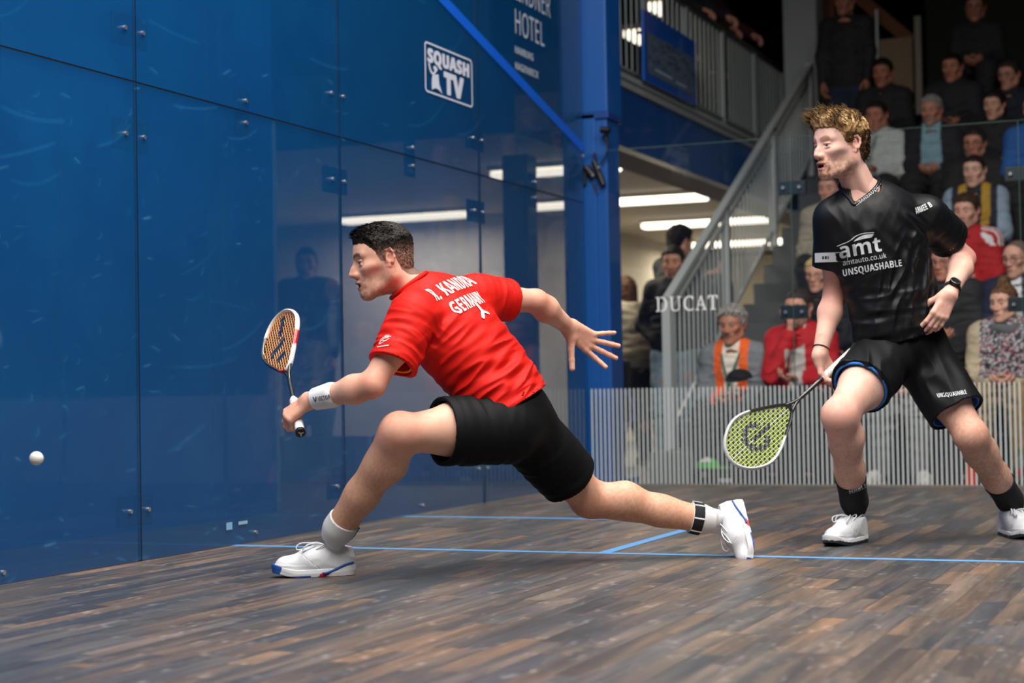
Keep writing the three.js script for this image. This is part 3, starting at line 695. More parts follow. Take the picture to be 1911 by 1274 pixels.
// hand: prims of palm and five fingers. D towards the fingers, N out of the palm, T towards the thumb
function handPrims(w, D, N, T, o = {}) {
  const P = [], s = o.size ?? 1, curl = o.curl ?? [[0.25, 0.3, 0.2], [0.3, 0.35, 0.2], [0.35, 0.4, 0.25], [0.4, 0.45, 0.25]], spread = o.spread ?? [0.12, 0.03, -0.06, -0.16];
  const q = (d, t, n) => w.clone().addScaledVector(D, d * s).addScaledVector(T, t * s).addScaledVector(N, n * s);
  const off = [0.029, 0.0095, -0.0095, -0.0275], len = [[0.043, 0.026, 0.021], [0.047, 0.030, 0.022], [0.044, 0.028, 0.021], [0.034, 0.021, 0.018]], reach = [0.092, 0.096, 0.091, 0.083];
  const nails = [];
  for (let i = 0; i < 4; i++) {
    let b = q(reach[i], off[i], 0);
    P.push(cone(q(0.004, off[i] * 0.62, 0), b, 0.0155 * s, 0.0112 * s, 0.014));
    let a = 0, r = (i === 3 ? 0.0084 : 0.0096) * s;
    const base = D.clone().multiplyScalar(Math.cos(spread[i])).addScaledVector(T, Math.sin(spread[i])), c = curl[i] ?? curl[0];
    for (let j = 0; j < 3; j++) {
      a += c[j];
      const dir = base.clone().multiplyScalar(Math.cos(a)).addScaledVector(N, Math.sin(a)), e = b.clone().addScaledVector(dir, len[i][j] * s);
      P.push(cone(b, e, r, r * 0.93, j ? 0.004 : 0.008));
      if (j === 2) nails.push([e, base.clone().multiplyScalar(-Math.sin(a)).addScaledVector(N, Math.cos(a)).negate()]);
      r *= 0.93; b = e;
    }
  }
  const th = o.thumb ?? [[0.75, 0.6, 0.25], [0.9, 0.35, 0.25], [0.98, 0.15, 0.2]];
  let b = q(0.022, 0.024, 0.008), r = 0.0125 * s;
  P.push(cone(q(0.0, 0.008, 0.004), b, 0.018 * s, 0.016 * s, 0.014));
  [0.042, 0.034, 0.028].forEach((L, j) => { const v = D.clone().multiplyScalar(th[j][0]).addScaledVector(T, th[j][1]).addScaledVector(N, th[j][2]).normalize(), e = b.clone().addScaledVector(v, L * s); P.push(cone(b, e, j ? r : 0.0155 * s, r * 0.92, j ? 0.004 : 0.012)); r *= 0.92; b = e; });
  return P;
}
function grip(C, axis, wrist, leftHand) {                                       // hand closed round a handle through C
  const T = axis.clone().normalize(), D = C.clone().sub(wrist).addScaledVector(T, -C.clone().sub(wrist).dot(T)).normalize(), N = D.clone().cross(T).multiplyScalar(leftHand ? 1 : -1);
  const w = C.clone().addScaledVector(D, -0.072).addScaledVector(N, -0.027);
  return { w, D, N, T, prims: handPrims(w, D, N, T, { curl: [[0.75, 1.35, 0.9], [0.85, 1.4, 0.9], [0.9, 1.4, 0.9], [0.95, 1.4, 0.9]], spread: [0.1, 0.03, -0.03, -0.09], thumb: [[0.75, 0.55, 0.35], [0.85, 0.05, 0.55], [0.55, -0.35, 0.8]] }) };
}
// body of a person from joints
function bodyPrims(J, o = {}) {
  const m = o.bulk ?? 1, P = [], t = frameOf(J.shR.clone().sub(J.shL), J.neck.clone().sub(J.pelvis)), hp = frameOf(J.hipR.clone().sub(J.hipL), (J.waist ?? J.neck).clone().sub(J.pelvis));
  const waist = J.waist ?? lerpV(J.pelvis, J.neck, 0.4), ch = lerpV(waist, J.neck, 0.5);
  P.push(ell(ch, t.X, t.Y, t.Z, 0.16 * m, 0.19, 0.108 * m, 0.06));
  P.push(ell(waist, t.X, t.Y, t.Z, 0.135 * m, 0.16, 0.095 * m, 0.06));
  P.push(ell(J.pelvis, hp.X, hp.Y, hp.Z, 0.158 * m, 0.125, 0.11 * m, 0.06));
  const nb = J.neck;
  for (const s of ['L', 'R']) {
    const sh = J['sh' + s], el = J['el' + s], wr = J['wr' + s], hip = J['hip' + s], kn = J['kn' + s], an = J['an' + s];
    P.push(cone(nb.clone().addScaledVector(t.Y, -0.01), sh, 0.05 * m, 0.052 * m, 0.05));
    P.push(cone(sh, lerpV(sh, el, 0.45), 0.057 * m, 0.052 * m, 0.03));
    P.push(cone(lerpV(sh, el, 0.45), el, 0.051 * m, 0.038 * m, 0.03));
    const fm = lerpV(el, wr, 0.28);
    P.push(cone(el, fm, 0.039 * m, 0.044 * m, 0.03));
    P.push(cone(fm, wr, 0.044 * m, 0.0265, 0.03));
    const shin = an.clone().sub(kn).normalize(), bk = lerpV(hip, an, 0.5).sub(kn); bk.addScaledVector(shin, -bk.dot(shin)).normalize();
    const thigh = kn.clone().sub(hip).normalize(), fr = bk.clone().negate(); fr.addScaledVector(thigh, -fr.dot(thigh)).normalize();
    P.push(cone(hip, lerpV(hip, kn, 0.45).addScaledVector(fr, 0.012), 0.096 * m, 0.085 * m, 0.05));
    P.push(cone(lerpV(hip, kn, 0.45).addScaledVector(fr, 0.012), kn.clone().addScaledVector(thigh, -0.02), 0.085 * m, 0.055 * m, 0.04));
    P.push(cone(lerpV(hip, kn, 0.55).addScaledVector(fr, -0.03), kn.clone().addScaledVector(fr, -0.028), 0.05 * m, 0.026, 0.04));
    P.push(ell(kn.clone().addScaledVector(bk, -0.012), shin, bk, shin.clone().cross(bk), 0.058, 0.046, 0.05, 0.03));
    const c1 = lerpV(kn, an, 0.3).addScaledVector(bk, 0.030), c2 = lerpV(kn, an, 0.64).addScaledVector(bk, 0.010);
    P.push(cone(kn.clone().addScaledVector(bk, 0.010), c1, 0.046 * m, 0.056 * m, 0.05));
    P.push(cone(c1, c2, 0.056 * m, 0.043 * m, 0.05));
    P.push(cone(kn.clone().addScaledVector(bk, -0.006), an, 0.042, 0.036, 0.05));
    P.push(cone(c2, an, 0.043 * m, 0.037, 0.05));
    P.push(cone(an, an.clone().addScaledVector(shin, 0.04), 0.036, 0.032, 0.03));
  }
  return P;
}
const torsoFrame = (J) => frameOf(J.shR.clone().sub(J.shL), J.neck.clone().sub(J.pelvis));
// carve: everything past a plane is cut, and the rim is hollowed
function hem(p, n, open = 0.05, wall = 0.006, limit = 9) {
  return (e, x, y, z) => {
    const dx = x - p.x, dy = y - p.y, dz = z - p.z, t = dx * n.x + dy * n.y + dz * n.z;
    if (dx * dx + dy * dy + dz * dz > limit * limit) return e;
    let q = e;
    if (t > -open) q = Math.max(q, -(e + wall));
    return Math.max(q, t);
  };
}
const without = (prim, k = 0.008) => (e, x, y, z) => -smin(-e, prim.d(x, y, z), k);
function folds(list) {                                                          // [amplitude, across dir, along dir, frequency, centre, radius, seed]
  return (e, x, y, z) => {
    if (e > 0.05 || e < -0.05) return e;
    let s = 0;
    for (const [A, a, l, f, c, r, sd] of list) {
      const dx = x - c.x, dy = y - c.y, dz = z - c.z, w = Math.exp(-(dx * dx + dy * dy + dz * dz) / (r * r));
      if (w < 0.02) continue;
      const u = (dx * a.x + dy * a.y + dz * a.z) * f, v = (dx * l.x + dy * l.y + dz * l.z) * f * 0.22, n = noise3(u, v, sd + (dx * a.y - dy * a.x) * f * 0.3);
      s += A * w * (1.45 - 2 * Math.sqrt(n * n + 0.015));
    }
    return e - s;
  };
}
// print pressed onto a mesh: n towards the reader, up along the letters' height
function decalOn(geometry, pos, n, up, w, h, depth, lift = 0.0012) {
  const m = new THREE.Mesh(geometry), N = n.clone().normalize(), Y = up.clone().addScaledVector(N, -up.dot(N)).normalize(), X = Y.clone().cross(N);
  const e = new THREE.Euler().setFromRotationMatrix(new THREE.Matrix4().makeBasis(X, Y, N));
  const g = new DecalGeometry(m, pos, e, V(w, h, depth)), p = g.attributes.position, q = g.attributes.normal;
  for (let i = 0; i < p.count; i++) p.setXYZ(i, p.getX(i) + q.getX(i) * lift, p.getY(i) + q.getY(i) * lift, p.getZ(i) + q.getZ(i) * lift);
  return g;
}
const wordsTexture = (w, h, list, color = '#f4f2ee') => canvasTexture(w, h, (c) => {
  for (const [t, x, y, size, width, weight = 'bold', col = color] of list) { c.save(); c.fillStyle = col; c.font = `${weight} ${size}px sans-serif`; const m = c.measureText(t).width; c.translate(x, y); c.scale(width / m, 1); c.fillText(t, 0, 0); c.restore(); }
});
// shoe: heel (bottom, back), toe direction, up; colours by a function of its own t, u, s in metres
function makeShoe(heel, toe, up, o, h = 0.0036) {
  const f = { t: toe.clone().normalize() }; f.u = up.clone().addScaledVector(f.t, -up.dot(f.t)).normalize(); f.s = f.t.clone().cross(f.u);
  const L = (o.length ?? 0.29) / 0.29, M = new THREE.Matrix4().makeBasis(f.t, f.u, f.s).scale(V(L, L, L)).setPosition(heel), bend = o.bend ?? 0;
  const warp = (p) => { if (!bend) return p; return p; };
  const outline = (x, z) => { const q = (a, b, ra, rb) => { const t = clamp((x - a) / (b - a)); return Math.hypot(x - a - t * (b - a), z - (b > 0.2 ? 0.004 : 0)) - mix(ra, rb, t); }; return smin(smin(q(0.038, 0.15, 0.036, 0.042), q(0.13, 0.205, 0.042, 0.049), 0.02), q(0.205, 0.248, 0.048, 0.036), 0.02); };
  const toeUp = (x) => 0.018 * step(0.2, 0.3, x);
  const U = [cone(V(0.044, 0.045, 0), V(0.05, 0.080, 0), 0.040, 0.038, 0.02), cone(V(0.042, 0.04, 0), V(0.15, 0.045, 0), 0.037, 0.043, 0.02), cone(V(0.15, 0.045, 0.002), V(0.235, 0.036, 0.004), 0.043, 0.034, 0.02), cone(V(0.075, 0.080, 0), V(0.16, 0.058, 0), 0.037, 0.035, 0.025), cone(V(0.215, 0.032, 0.02), V(0.245, 0.032, 0), 0.03, 0.03, 0.02), cone(V(0.028, 0.1, 0), V(0.03, 0.06, 0), 0.01, 0.02, 0.02)];
  const mouth = ell(V(0.062, 0.125, 0), V(0.94, -0.34, 0), V(0.34, 0.94, 0), ZZ, 0.052, 0.052, 0.033);
  const upper = field(U, [(e, x, y, z) => Math.max(e, 0.02 + toeUp(x) - y), (e, x, y, z) => Math.max(e, outline(x, z) - 0.001), without(mouth, 0.012), (e, x, y, z) => e - 0.0012 * step(0.003, 0.0, Math.abs(y - 0.036 - 0.10 * Math.max(0, x - 0.20)) - 0.002) * step(0.16, 0.19, x) + 0.0012 * step(0.0022, 0.0, Math.abs((x - 0.15) - (y - 0.045) * 1.2))]);
  const sole = { d: (x, y, z) => { const b = toeUp(x), top = (o.soleTop ?? 0.026) + 0.012 * step(0.08, 0.0, x) + b; const flare = 0.003; return Math.max(outline(x, z) - flare + 0.004 * Math.abs((y - b) / top - 0.5), b - y, y - top - 0.004 * step(0.24, 0.29, x)); }, lo: V(-0.01, -0.004, -0.06), hi: V(0.3, 0.07, 0.06) };
  const col = (fn) => (x, y, z) => fn(x, y, z);
  const out = { M, frame: f, L };
  out.upper = net(upper, h, col(o.upperColor)).applyMatrix4(M);
  out.sole = net(sole, Math.min(h, 0.003), col(o.soleColor)).applyMatrix4(M);
  out.swoosh = o.swoosh ? [-1, 1].map((s) => { const pts = []; for (let i = 0; i <= 12; i++) { const x = 0.012 + i * 0.0088, y = 0.043 - 0.031 * step(0.0, 1, i / 12); let z = 0.02; while (outline(x, z) < 0.0005 && z < 0.07) z += 0.0008; pts.push(V(x, y, s * z)); } return tube(pts, 0.0042, 30, 8).applyMatrix4(M); }) : [];
  const w = (x, y, z) => V(x, y, z).applyMatrix4(M), laces = [];
  for (let i = 0; i < 5; i++) { const t = 0.105 + i * 0.021, y = 0.0955 - i * 0.0065; laces.push(tube([w(t, y - 0.018, -0.03), w(t + 0.006, y - 0.002, -0.015), w(t + 0.008, y, 0), w(t + 0.006, y - 0.002, 0.015), w(t, y - 0.018, 0.03)], 0.0026 * L, 12, 6)); }
  for (const [s, a] of [[-1, 0.03], [1, 0.02], [-1, -0.012], [1, 0.045]]) laces.push(tube([w(0.1, 0.1, 0), w(0.108 + a, 0.112, s * 0.018), w(0.13 + a * 1.4, 0.106, s * 0.03), w(0.155 + a, 0.09, s * 0.026), w(0.125 + a * 0.3, 0.098, s * 0.012), w(0.1, 0.101, 0)], 0.0024 * L, 24, 6));
  for (const s of [-1, 1]) laces.push(tube([w(0.1, 0.1, 0), w(0.125, 0.108, s * 0.012), w(0.16, 0.095, s * 0.022), w(0.19, 0.086, s * 0.03)], 0.0022 * L, 16, 6));
  out.laces = join(laces);
  const rim = []; for (let i = 0; i < 36; i++) { const a = i / 36 * Math.PI * 2, dir = V(Math.cos(a), 0, Math.sin(a)); let r = 0.004, p = V(0.055, 0.0, 0); const yy = 0.094 - 0.014 * Math.cos(a * 2 - 0) + 0.010 * Math.cos(a); for (let s = 0; s < 60 && r < 0.07; s++) { p = V(0.055, yy, 0).addScaledVector(dir, r); if (mouth.d(p.x, p.y, p.z) > -0.0005) break; r += 0.0012; } rim.push(p.applyMatrix4(M)); }
  out.rim = tube(rim, 0.0032 * L, 60, 6, true);
  return out;
}
// sock: a layer over the leg's own surface from the shoe up the shin
function sockField(bodyF, an, kn, from, length, lift, foot) {
  const w = kn.clone().sub(an).normalize(), r = 0.09;
  const d = (x, y, z) => { const dx = x - an.x, dy = y - an.y, dz = z - an.z, t = dx * w.x + dy * w.y + dz * w.z, q = Math.sqrt(Math.max(0, dx * dx + dy * dy + dz * dz - t * t)); return Math.max(bodyF.d(x, y, z) - lift, t - length, from - t, q - r); };
  const a = an.clone().addScaledVector(w, from), b = an.clone().addScaledVector(w, length), lo = a.clone().min(b).addScalar(-r), hi = a.clone().max(b).addScalar(r);
  return field(foot ? [{ d, k: 0.02, lo, hi }, cone(an.clone().addScaledVector(w, -0.035), foot, 0.034, 0.027, 0.02)] : [{ d, k: 0.02, lo, hi }]);
}
const skinMaterial = new THREE.MeshPhysicalMaterial({ vertexColors: true, roughness: 0.5, specularIntensity: 0.5, sheen: 0.15, sheenRoughness: 0.5, sheenColor: new THREE.Color(0.9, 0.5, 0.4) });
const hairMaterial = new THREE.MeshPhysicalMaterial({ vertexColors: true, roughness: 0.55, specularIntensity: 0.5 });
const colorMaterial = (r = 0.7, more = {}) => mat(0xffffff, r, { vertexColors: true, ...more });

// racket: head end up; ring = head frame, strings, throat, shaft, grip
function makeRacket(name, label, butt, tip, faceN, o) {
  const Y = tip.clone().sub(butt), len = Y.length(); Y.normalize();
  const N = faceN.clone().addScaledVector(Y, -faceN.dot(Y)).normalize(), X = Y.clone().cross(N), S = len / 0.685, M = new THREE.Matrix4().makeBasis(X, Y, N).scale(V(S, S, S)).setPosition(butt);
  const t = thing(name, label, 'racket', butt.clone());
  const half = (y) => { const q = clamp((y - 0.365) / 0.32); return 0.1065 * Math.pow(Math.sin(Math.PI * Math.pow(q, 0.72) * 0.985 + 0.02), 0.62) * (0.45 + 0.55 * step(0, 0.45, q)) ; };
  const outline = []; const n = 40;
  for (let i = 0; i <= n; i++) { const a = -Math.PI / 2 + i / n * Math.PI * 2; const y = 0.525 + 0.16 * Math.sin(a), q = (y - 0.365) / 0.32, w = 0.107 * Math.cos(a) * (0.52 + 0.48 * step(0.0, 0.72, q)); outline.push(V(w, y, 0)); }
  outline.pop();
  const ring = new THREE.TubeGeometry(new THREE.CatmullRomCurve3(outline, true), 120, 0.0065, 8, true), p = ring.attributes.position, C = new Float32Array(p.count * 3);
  for (let i = 0; i < p.count; i++) { p.setZ(i, p.getZ(i) * 1.5); C.set(o.frameColor(p.getX(i), p.getY(i)), i * 3); }
  ring.setAttribute('color', new THREE.BufferAttribute(C, 3)); ring.computeVertexNormals();
  part('head_frame', ring.applyMatrix4(M), colorMaterial(0.3, { clearcoat: 0.6 }), t);
  const strings = [], inside = (x, y) => { let c = false; for (let i = 0, j = outline.length - 1; i < outline.length; j = i++) { const a = outline[i], b = outline[j]; if ((a.y > y) !== (b.y > y) && x < (b.x - a.x) * (y - a.y) / (b.y - a.y) + a.x) c = !c; } return c; };
  const seg = (x0, y0, x1, y1, z) => { const k = 26; let run = null; for (let i = 0; i <= k; i++) { const x = mix(x0, x1, i / k), y = mix(y0, y1, i / k), ins = inside(x, y); const col = ins ? o.stringColor(x, y) : null, key = col && col.join(); if (run && (!ins || run.key !== key)) { strings.push(paint(bar(V(run.x, run.y, z), V(x, y, z), 0.00125, 0.00125, 5), run.col)); run = null; } if (ins && !run) run = { x, y, col, key }; } };
  for (let i = -8; i <= 8; i++) seg(i * 0.0118, 0.36, i * 0.0118 + (o.fan ?? 0) * i * 0.003, 0.69, 0.0006);
  for (let i = 0; i < 19; i++) seg(-0.11, 0.385 + i * 0.0158, 0.11, 0.385 + i * 0.0158, -0.0006);
  part('strings', join(strings).applyMatrix4(M), colorMaterial(0.4), t);
  const w = (x, y, z = 0) => V(x, y, z).applyMatrix4(M);
  part('throat', [tube([w(0, 0.29), w(0.003, 0.325), w(0.014, 0.362), w(0.0275, 0.388)], 0.0062 * S, 16, 8), tube([w(0, 0.29), w(-0.003, 0.325), w(-0.014, 0.362), w(-0.0275, 0.388)], 0.0062 * S, 16, 8)], mat(o.shaft, 0.3, { clearcoat: 0.6 }), t);
  part('shaft', bar(w(0, 0.17), w(0, 0.30), 0.0085 * S, 0.0078 * S, 12), mat(o.shaft, 0.3, { clearcoat: 0.6 }), t);
  const g = [bar(w(0, 0.012), w(0, 0.185), 0.0158 * S, 0.0142 * S, 14)];
  for (let i = 0; i < 11; i++) { const y = 0.02 + i * 0.0148; g.push(tube(Array.from({ length: 9 }, (_, k) => w(Math.cos(k * 0.785) * 0.0148, y + k * 0.0018, Math.sin(k * 0.785) * 0.0148)), 0.0018 * S, 16, 5)); }
  part('grip', g, mat(o.grip, 0.8), t);
  part('butt_cap', bar(w(0, 0), w(0, 0.014), 0.0172 * S, 0.0165 * S, 20), mat(0x101010, 0.5), t);
  if (o.collar) part('collar', bar(w(0, 0.178), w(0, 0.197), 0.0125 * S, 0.0095 * S, 14), mat(o.collar, 0.5), t);
  return { t, M, Y, S, at: w };
}

// ---------------------------------------------------------------- the lunging player in the red shirt
{
  const J = {
    neck: at(782, 548, 5.88), pelvis: at(958, 778, 5.90), waist: at(898, 680, 5.90),
    shL: at(770, 590, 5.71), shR: at(889, 552, 6.03), elL: at(695, 718, 5.60), elR: at(1000, 562, 6.20), wrL: at(592, 768, 5.72), wrR: at(1063, 611, 6.36),
    hipL: at(940, 802, 5.81), hipR: at(985, 808, 5.99), knL: at(745, 806, 5.62), knR: at(1100, 932, 6.19), anL: at(633, 985, 5.83), anR: at(1306, 968, 6.24),
  };
  const base = onPlane(840, 1060, 'y', 0);
  const me = thing('person', 'dark-haired player in a red shirt and black shorts lunging low with an outstretched racket', 'person', base);
  const butt = at(561, 808, 5.70), tip = at(516, 594, 6.24);
  const axis = tip.clone().sub(butt).normalize();
  const hd = grip(butt.clone().addScaledVector(axis, 0.085), axis, J.wrL, true);
  J.wrL = hd.w;
  const D = right.clone().multiplyScalar(0.72).addScaledVector(upward, -0.5).addScaledVector(back, -0.3).normalize(), T0 = upward.clone().multiplyScalar(-0.75).addScaledVector(right, -0.5);
  const T = T0.addScaledVector(D, -T0.dot(D)).normalize(), N = D.clone().cross(T).negate();
  const rightHand = handPrims(J.wrR, D, N, T, { size: 1.1, spread: [0.12, -0.16, -0.40, -0.68], curl: [[0.18, 0.25, 0.15], [0.12, 0.2, 0.1], [0.12, 0.2, 0.1], [0.05, 0.12, 0.1]], thumb: [[0.5, 0.85, 0.25], [0.55, 0.8, 0.3], [0.55, 0.8, 0.35]] });
  const F = right.clone().multiplyScalar(-0.955).addScaledVector(back, 0.24).addScaledVector(upward, -0.17), U = upward.clone().addScaledVector(right, -0.17);
  const head = makeHead(at(714, 487, 5.86), F, U, { skin: 0xe2b199, flush: 0xb9503f, hairColor: 0x17130f, hairLight: 0x2c251e, beardColor: 0x6b4a3c, beard: 0.32, mouth: 0.6, lip: 0.85, browStrength: 0.95, nose: 1.5, iris: 0x2a1c12, gaze: 0.0, fade: 0.55, hairStyle: { thick: 0.011, side: 0.003, quiff: 0.008, rough: 0.0012, freq: 60 }, strands: { n: 6500, r: 0.00065, messy: 0.08, len: (p) => 0.0045 + 0.0125 * step(0.05, 0.1, p.y), comb: (p, d) => V(p.y > 0.075 ? 0.9 : -0.4, p.y > 0.075 ? 0.35 * step(0.0, 0.07, p.x) : -0.8, d.z * 0.3).addScaledVector(d, 0.16) } }, 0.003);
  const prims = bodyPrims(J, { bulk: 1 }), neckPrim = [cone(head.toWorld && V(-0.03, -0.045, 0).applyMatrix4(head.toWorld), J.neck, 0.055, 0.06, 0.03), cone(V(-0.008, -0.05, -0.045).applyMatrix4(head.toWorld), J.neck.clone().addScaledVector(torsoFrame(J).Z, -0.05), 0.014, 0.016, 0.02)];
  const skin = rgb(0xe3b59c), red = rgb(0xc9705c), tan = rgb(0xc08c6a);
  const joints = [J.knL, J.knR, J.elL, J.elR];
  const legs = [[J.knL, J.anL], [J.knR, J.anR]];
  const color = (x, y, z) => {
    const m = noise3(x * 14, y * 14, z * 14) * 0.5 + noise3(x * 45, y * 45, z * 45) * 0.35;
    let w = 0;
    for (const q of joints) w += Math.exp(-((x - q.x) ** 2 + (y - q.y) ** 2 + (z - q.z) ** 2) / 0.006);
    let k = mixc(skin, red, clamp(0.10 + 0.22 * m + 0.55 * w));
    for (const [a, b] of legs) { const t = ((x - a.x) * (b.x - a.x) + (y - a.y) * (b.y - a.y) + (z - a.z) * (b.z - a.z)) / a.distanceToSquared(b); if (t > 0 && t < 1.2) k = mixc(k, tan, clamp(0.45 * step(0.05, 0.4, t) + 0.3 * noise3(x * 90, y * 60, z * 90))); }
    return k;
  };
  const bodyF = field(prims);
  const bodyGrid = net(field([...prims, cone(lerpV(J.neck, V(-0.03, -0.045, 0).applyMatrix4(head.toWorld), 0.8), J.neck, 0.044, 0.05, 0.03)]), 0.0085, color);
  const headGrid = net(field([head.prim, ...neckPrim]), 0.003, (x, y, z) => head.color(x, y, z));
  const handColor = (w) => (x, y, z) => mixc(skin, red, clamp(0.30 + 0.12 * noise3(x * 60, y * 60, z * 60) + 0.15 * noise3(x * 20, y * 20, z * 20)));
  const lh = net(field([...hd.prims, cone(lerpV(J.elL, J.wrL, 0.72), J.wrL, 0.0335, 0.0265, 0.02)]), 0.0028, handColor());
  const rh = net(field([...rightHand, cone(lerpV(J.elR, J.wrR, 0.72), J.wrR, 0.0335, 0.0265, 0.02)]), 0.0028, handColor());
  part('body', join([bodyGrid, headGrid, lh, rh]), skinMaterial, me);
  head.eyes.forEach((g) => part('eye', g, colorMaterial(0.3), me));
  part('hair', head.hair, hairMaterial, me).userData.label = 'short dark hair';

  // shirt
  const t = torsoFrame(J), hp = frameOf(J.hipR.clone().sub(J.hipL), J.waist.clone().sub(J.pelvis));
  const slL = at(733, 680, 5.63), slR = at(951, 560, 6.115);
  const chest = lerpV(J.waist, J.neck, 0.5);
  const hemC = at(948, 762, 5.9), down = J.pelvis.clone().sub(J.waist).normalize();
  const hemN = down.clone().addScaledVector(right, 0.0).normalize();
  const SP = [ell(chest, t.X, t.Y, t.Z, 0.178, 0.215, 0.128, 0.06), ell(J.waist, t.X, t.Y, t.Z, 0.162, 0.19, 0.125, 0.07), ell(lerpV(J.waist, J.pelvis, 0.8), hp.X, hp.Y, hp.Z, 0.182, 0.20, 0.14, 0.07),
    cone(J.neck.clone().addScaledVector(t.Y, -0.015), J.shL, 0.056, 0.058, 0.05), cone(J.neck.clone().addScaledVector(t.Y, -0.015), J.shR, 0.056, 0.058, 0.05),
    sleeve(J.shL, slL, 0.075, 0.079, 0.05, 0.05, 0.009), sleeve(J.shR, slR, 0.073, 0.075, 0.05, 0.05, 0.009)];
  const spine = J.pelvis.clone().sub(J.neck).normalize();
  const collarAxis = V(-0.03, -0.045, 0).applyMatrix4(head.toWorld).sub(J.neck).normalize();
  const shirt = field(SP, [
    folds([[0.011, t.Y, t.X.clone().addScaledVector(t.Y, 0.35).normalize(), 17, at(930, 700, 5.8), 0.20, 3], [0.009, spine, t.X.clone().addScaledVector(spine, -0.5).normalize(), 24, at(985, 735, 5.85), 0.13, 11], [0.006, t.Y, t.X, 13, at(820, 620, 5.75), 0.16, 29],
      [0.008, slL.clone().sub(J.shL).normalize(), back.clone(), 22, lerpV(J.shL, slL, 0.6), 0.11, 40], [0.006, slR.clone().sub(J.shR).normalize(), upward.clone(), 20, lerpV(J.shR, slR, 0.5), 0.09, 51], [0.004, t.X, t.Y, 11, chest, 0.18, 62]]),
    without(cone(J.neck.clone().addScaledVector(collarAxis, 0.0), V(-0.03, 0.0, 0).applyMatrix4(head.toWorld), 0.066, 0.078, 0.02), 0.006),
    hem(hemC, hemN, 0.04, 0.010)]);
  const redCloth = mat(0xc8170e, 0.62, { specularIntensity: 0.35 });
  const g = net(shirt, 0.005);
  const bn = t.Z;
  const backAt = (px, py) => at(px, py, 5.8);
  // words across the shoulders
  const nameTex = wordsTexture(1024, 512, [['R. KANDRA', 130, 180, 205, 740], ['GERMANY', 240, 385, 190, 540]]);
  const across = at(905, 540, 5.97).sub(at(800, 592, 5.75)).normalize();
  const upL = bn.clone().cross(across).normalize();
  const d1 = decalOn(g, at(848, 568, 5.86).addScaledVector(bn, 0.02), bn, upL, 0.365, 0.185, 0.22);
  const d2 = decalOn(g, at(875, 598, 5.86).addScaledVector(bn, 0.02), bn, upL, 0.066, 0.066, 0.2, 0.0026);
  const vMark = (col) => canvasTexture(128, 128, (c) => { c.strokeStyle = col; c.lineCap = 'round'; c.lineWidth = 26; c.beginPath(); c.moveTo(64, 20); c.lineTo(64, 66); c.lineTo(24, 106); c.moveTo(64, 66); c.lineTo(104, 96); c.stroke(); });
  const d3 = decalOn(g, at(707, 636, 5.56), back.clone().addScaledVector(right, -0.5), upward.clone().addScaledVector(right, -0.15), 0.05, 0.045, 0.1);
  const sh = part('shirt', g, redCloth, me);
  sh.userData.label = 'red sports shirt';
  part('back_lettering', d1, print(nameTex, 0.6), sh);
  part('back_mark', d2, print(vMark('#f4f2ee'), 0.6), sh);
  part('sleeve_mark', d3, print(canvasTexture(128, 110, (c) => { c.strokeStyle = '#f0d8d4'; c.lineWidth = 5; c.lineCap = 'round'; for (const [a, b, cc, d, e, f] of [[10, 70, 50, 10, 118, 30], [20, 74, 60, 30, 100, 34], [14, 60, 40, 40, 90, 60], [30, 76, 70, 60, 112, 44], [60, 20, 80, 8, 96, 16]]) { c.beginPath(); c.moveTo(a, b); c.quadraticCurveTo(cc, d, e, f); c.stroke(); } c.fillStyle = '#f0d8d4'; c.fillRect(8, 92, 112, 9); }), 0.6), sh);
  for (const [a, b, ra] of [[J.shL, slL, 0.079], [J.shR, slR, 0.075]]) {
    const w = b.clone().sub(a).normalize(), c = b.clone().addScaledVector(w, -0.008);
    part('sleeve_trim', tube(loopOn({ d: (x, y, z) => shirt.d(x, y, z) < 0 ? Math.abs(shirt.d(x, y, z)) : (V(x, y, z).sub(c).length() < ra * 0.75 ? -0.01 : shirt.d(x, y, z)) }, c, w, 0.0008), 0.0035, 80, 6, true), mat(0xf2a81d, 0.6), sh);
  }
  const cr = J.neck.clone().addScaledVector(collarAxis, 0.045);
  part('collar', tube(Array.from({ length: 24 }, (_, i) => { const X = t.X, Z = collarAxis.clone().cross(X).normalize(), a = i / 24 * 6.2832; return cr.clone().addScaledVector(X, Math.cos(a) * 0.069).addScaledVector(Z, Math.sin(a) * 0.071).addScaledVector(collarAxis, Math.sin(a) * 0.012); }), 0.0085, 60, 8, true), redCloth, sh);

  // shorts
  const hL = lerpV(J.hipL, J.knL, 0.60), hR = lerpV(J.hipR, J.knR, 0.66);
  const sideOf = (h, k) => t.Z.clone();
  const seat = ell(J.pelvis.clone().addScaledVector(hp.Y, 0.01), hp.X, hp.Y, hp.Z, 0.174, 0.135, 0.126, 0.05);
  const shorts = field([{ ...seat, d: (x, y, z) => Math.max(seat.d(x, y, z), -0.03 - ((x - hemC.x) * hemN.x + (y - hemC.y) * hemN.y + (z - hemC.z) * hemN.z)) },
    sleeve(J.hipL, hL, 0.113, 0.112, 0.05, 0.07, 0.009), sleeve(J.hipR, hR, 0.112, 0.106, 0.05, 0.07, 0.009)],
  [folds([[0.009, hL.clone().sub(J.hipL).normalize(), back.clone(), 13, lerpV(J.hipL, hL, 0.5), 0.15, 71], [0.009, hR.clone().sub(J.hipR).normalize(), right.clone().addScaledVector(upward, 0.5), 14, lerpV(J.hipR, hR, 0.6), 0.14, 83], [0.007, right.clone(), upward.clone(), 12, J.pelvis, 0.15, 90]])]);
  const gs = net(shorts, 0.005);
  const m1 = decalOn(gs, at(828, 742, 5.6), upward.clone().addScaledVector(back, 0.7), right.clone().negate().addScaledVector(upward, 0.3), 0.035, 0.035, 0.12);
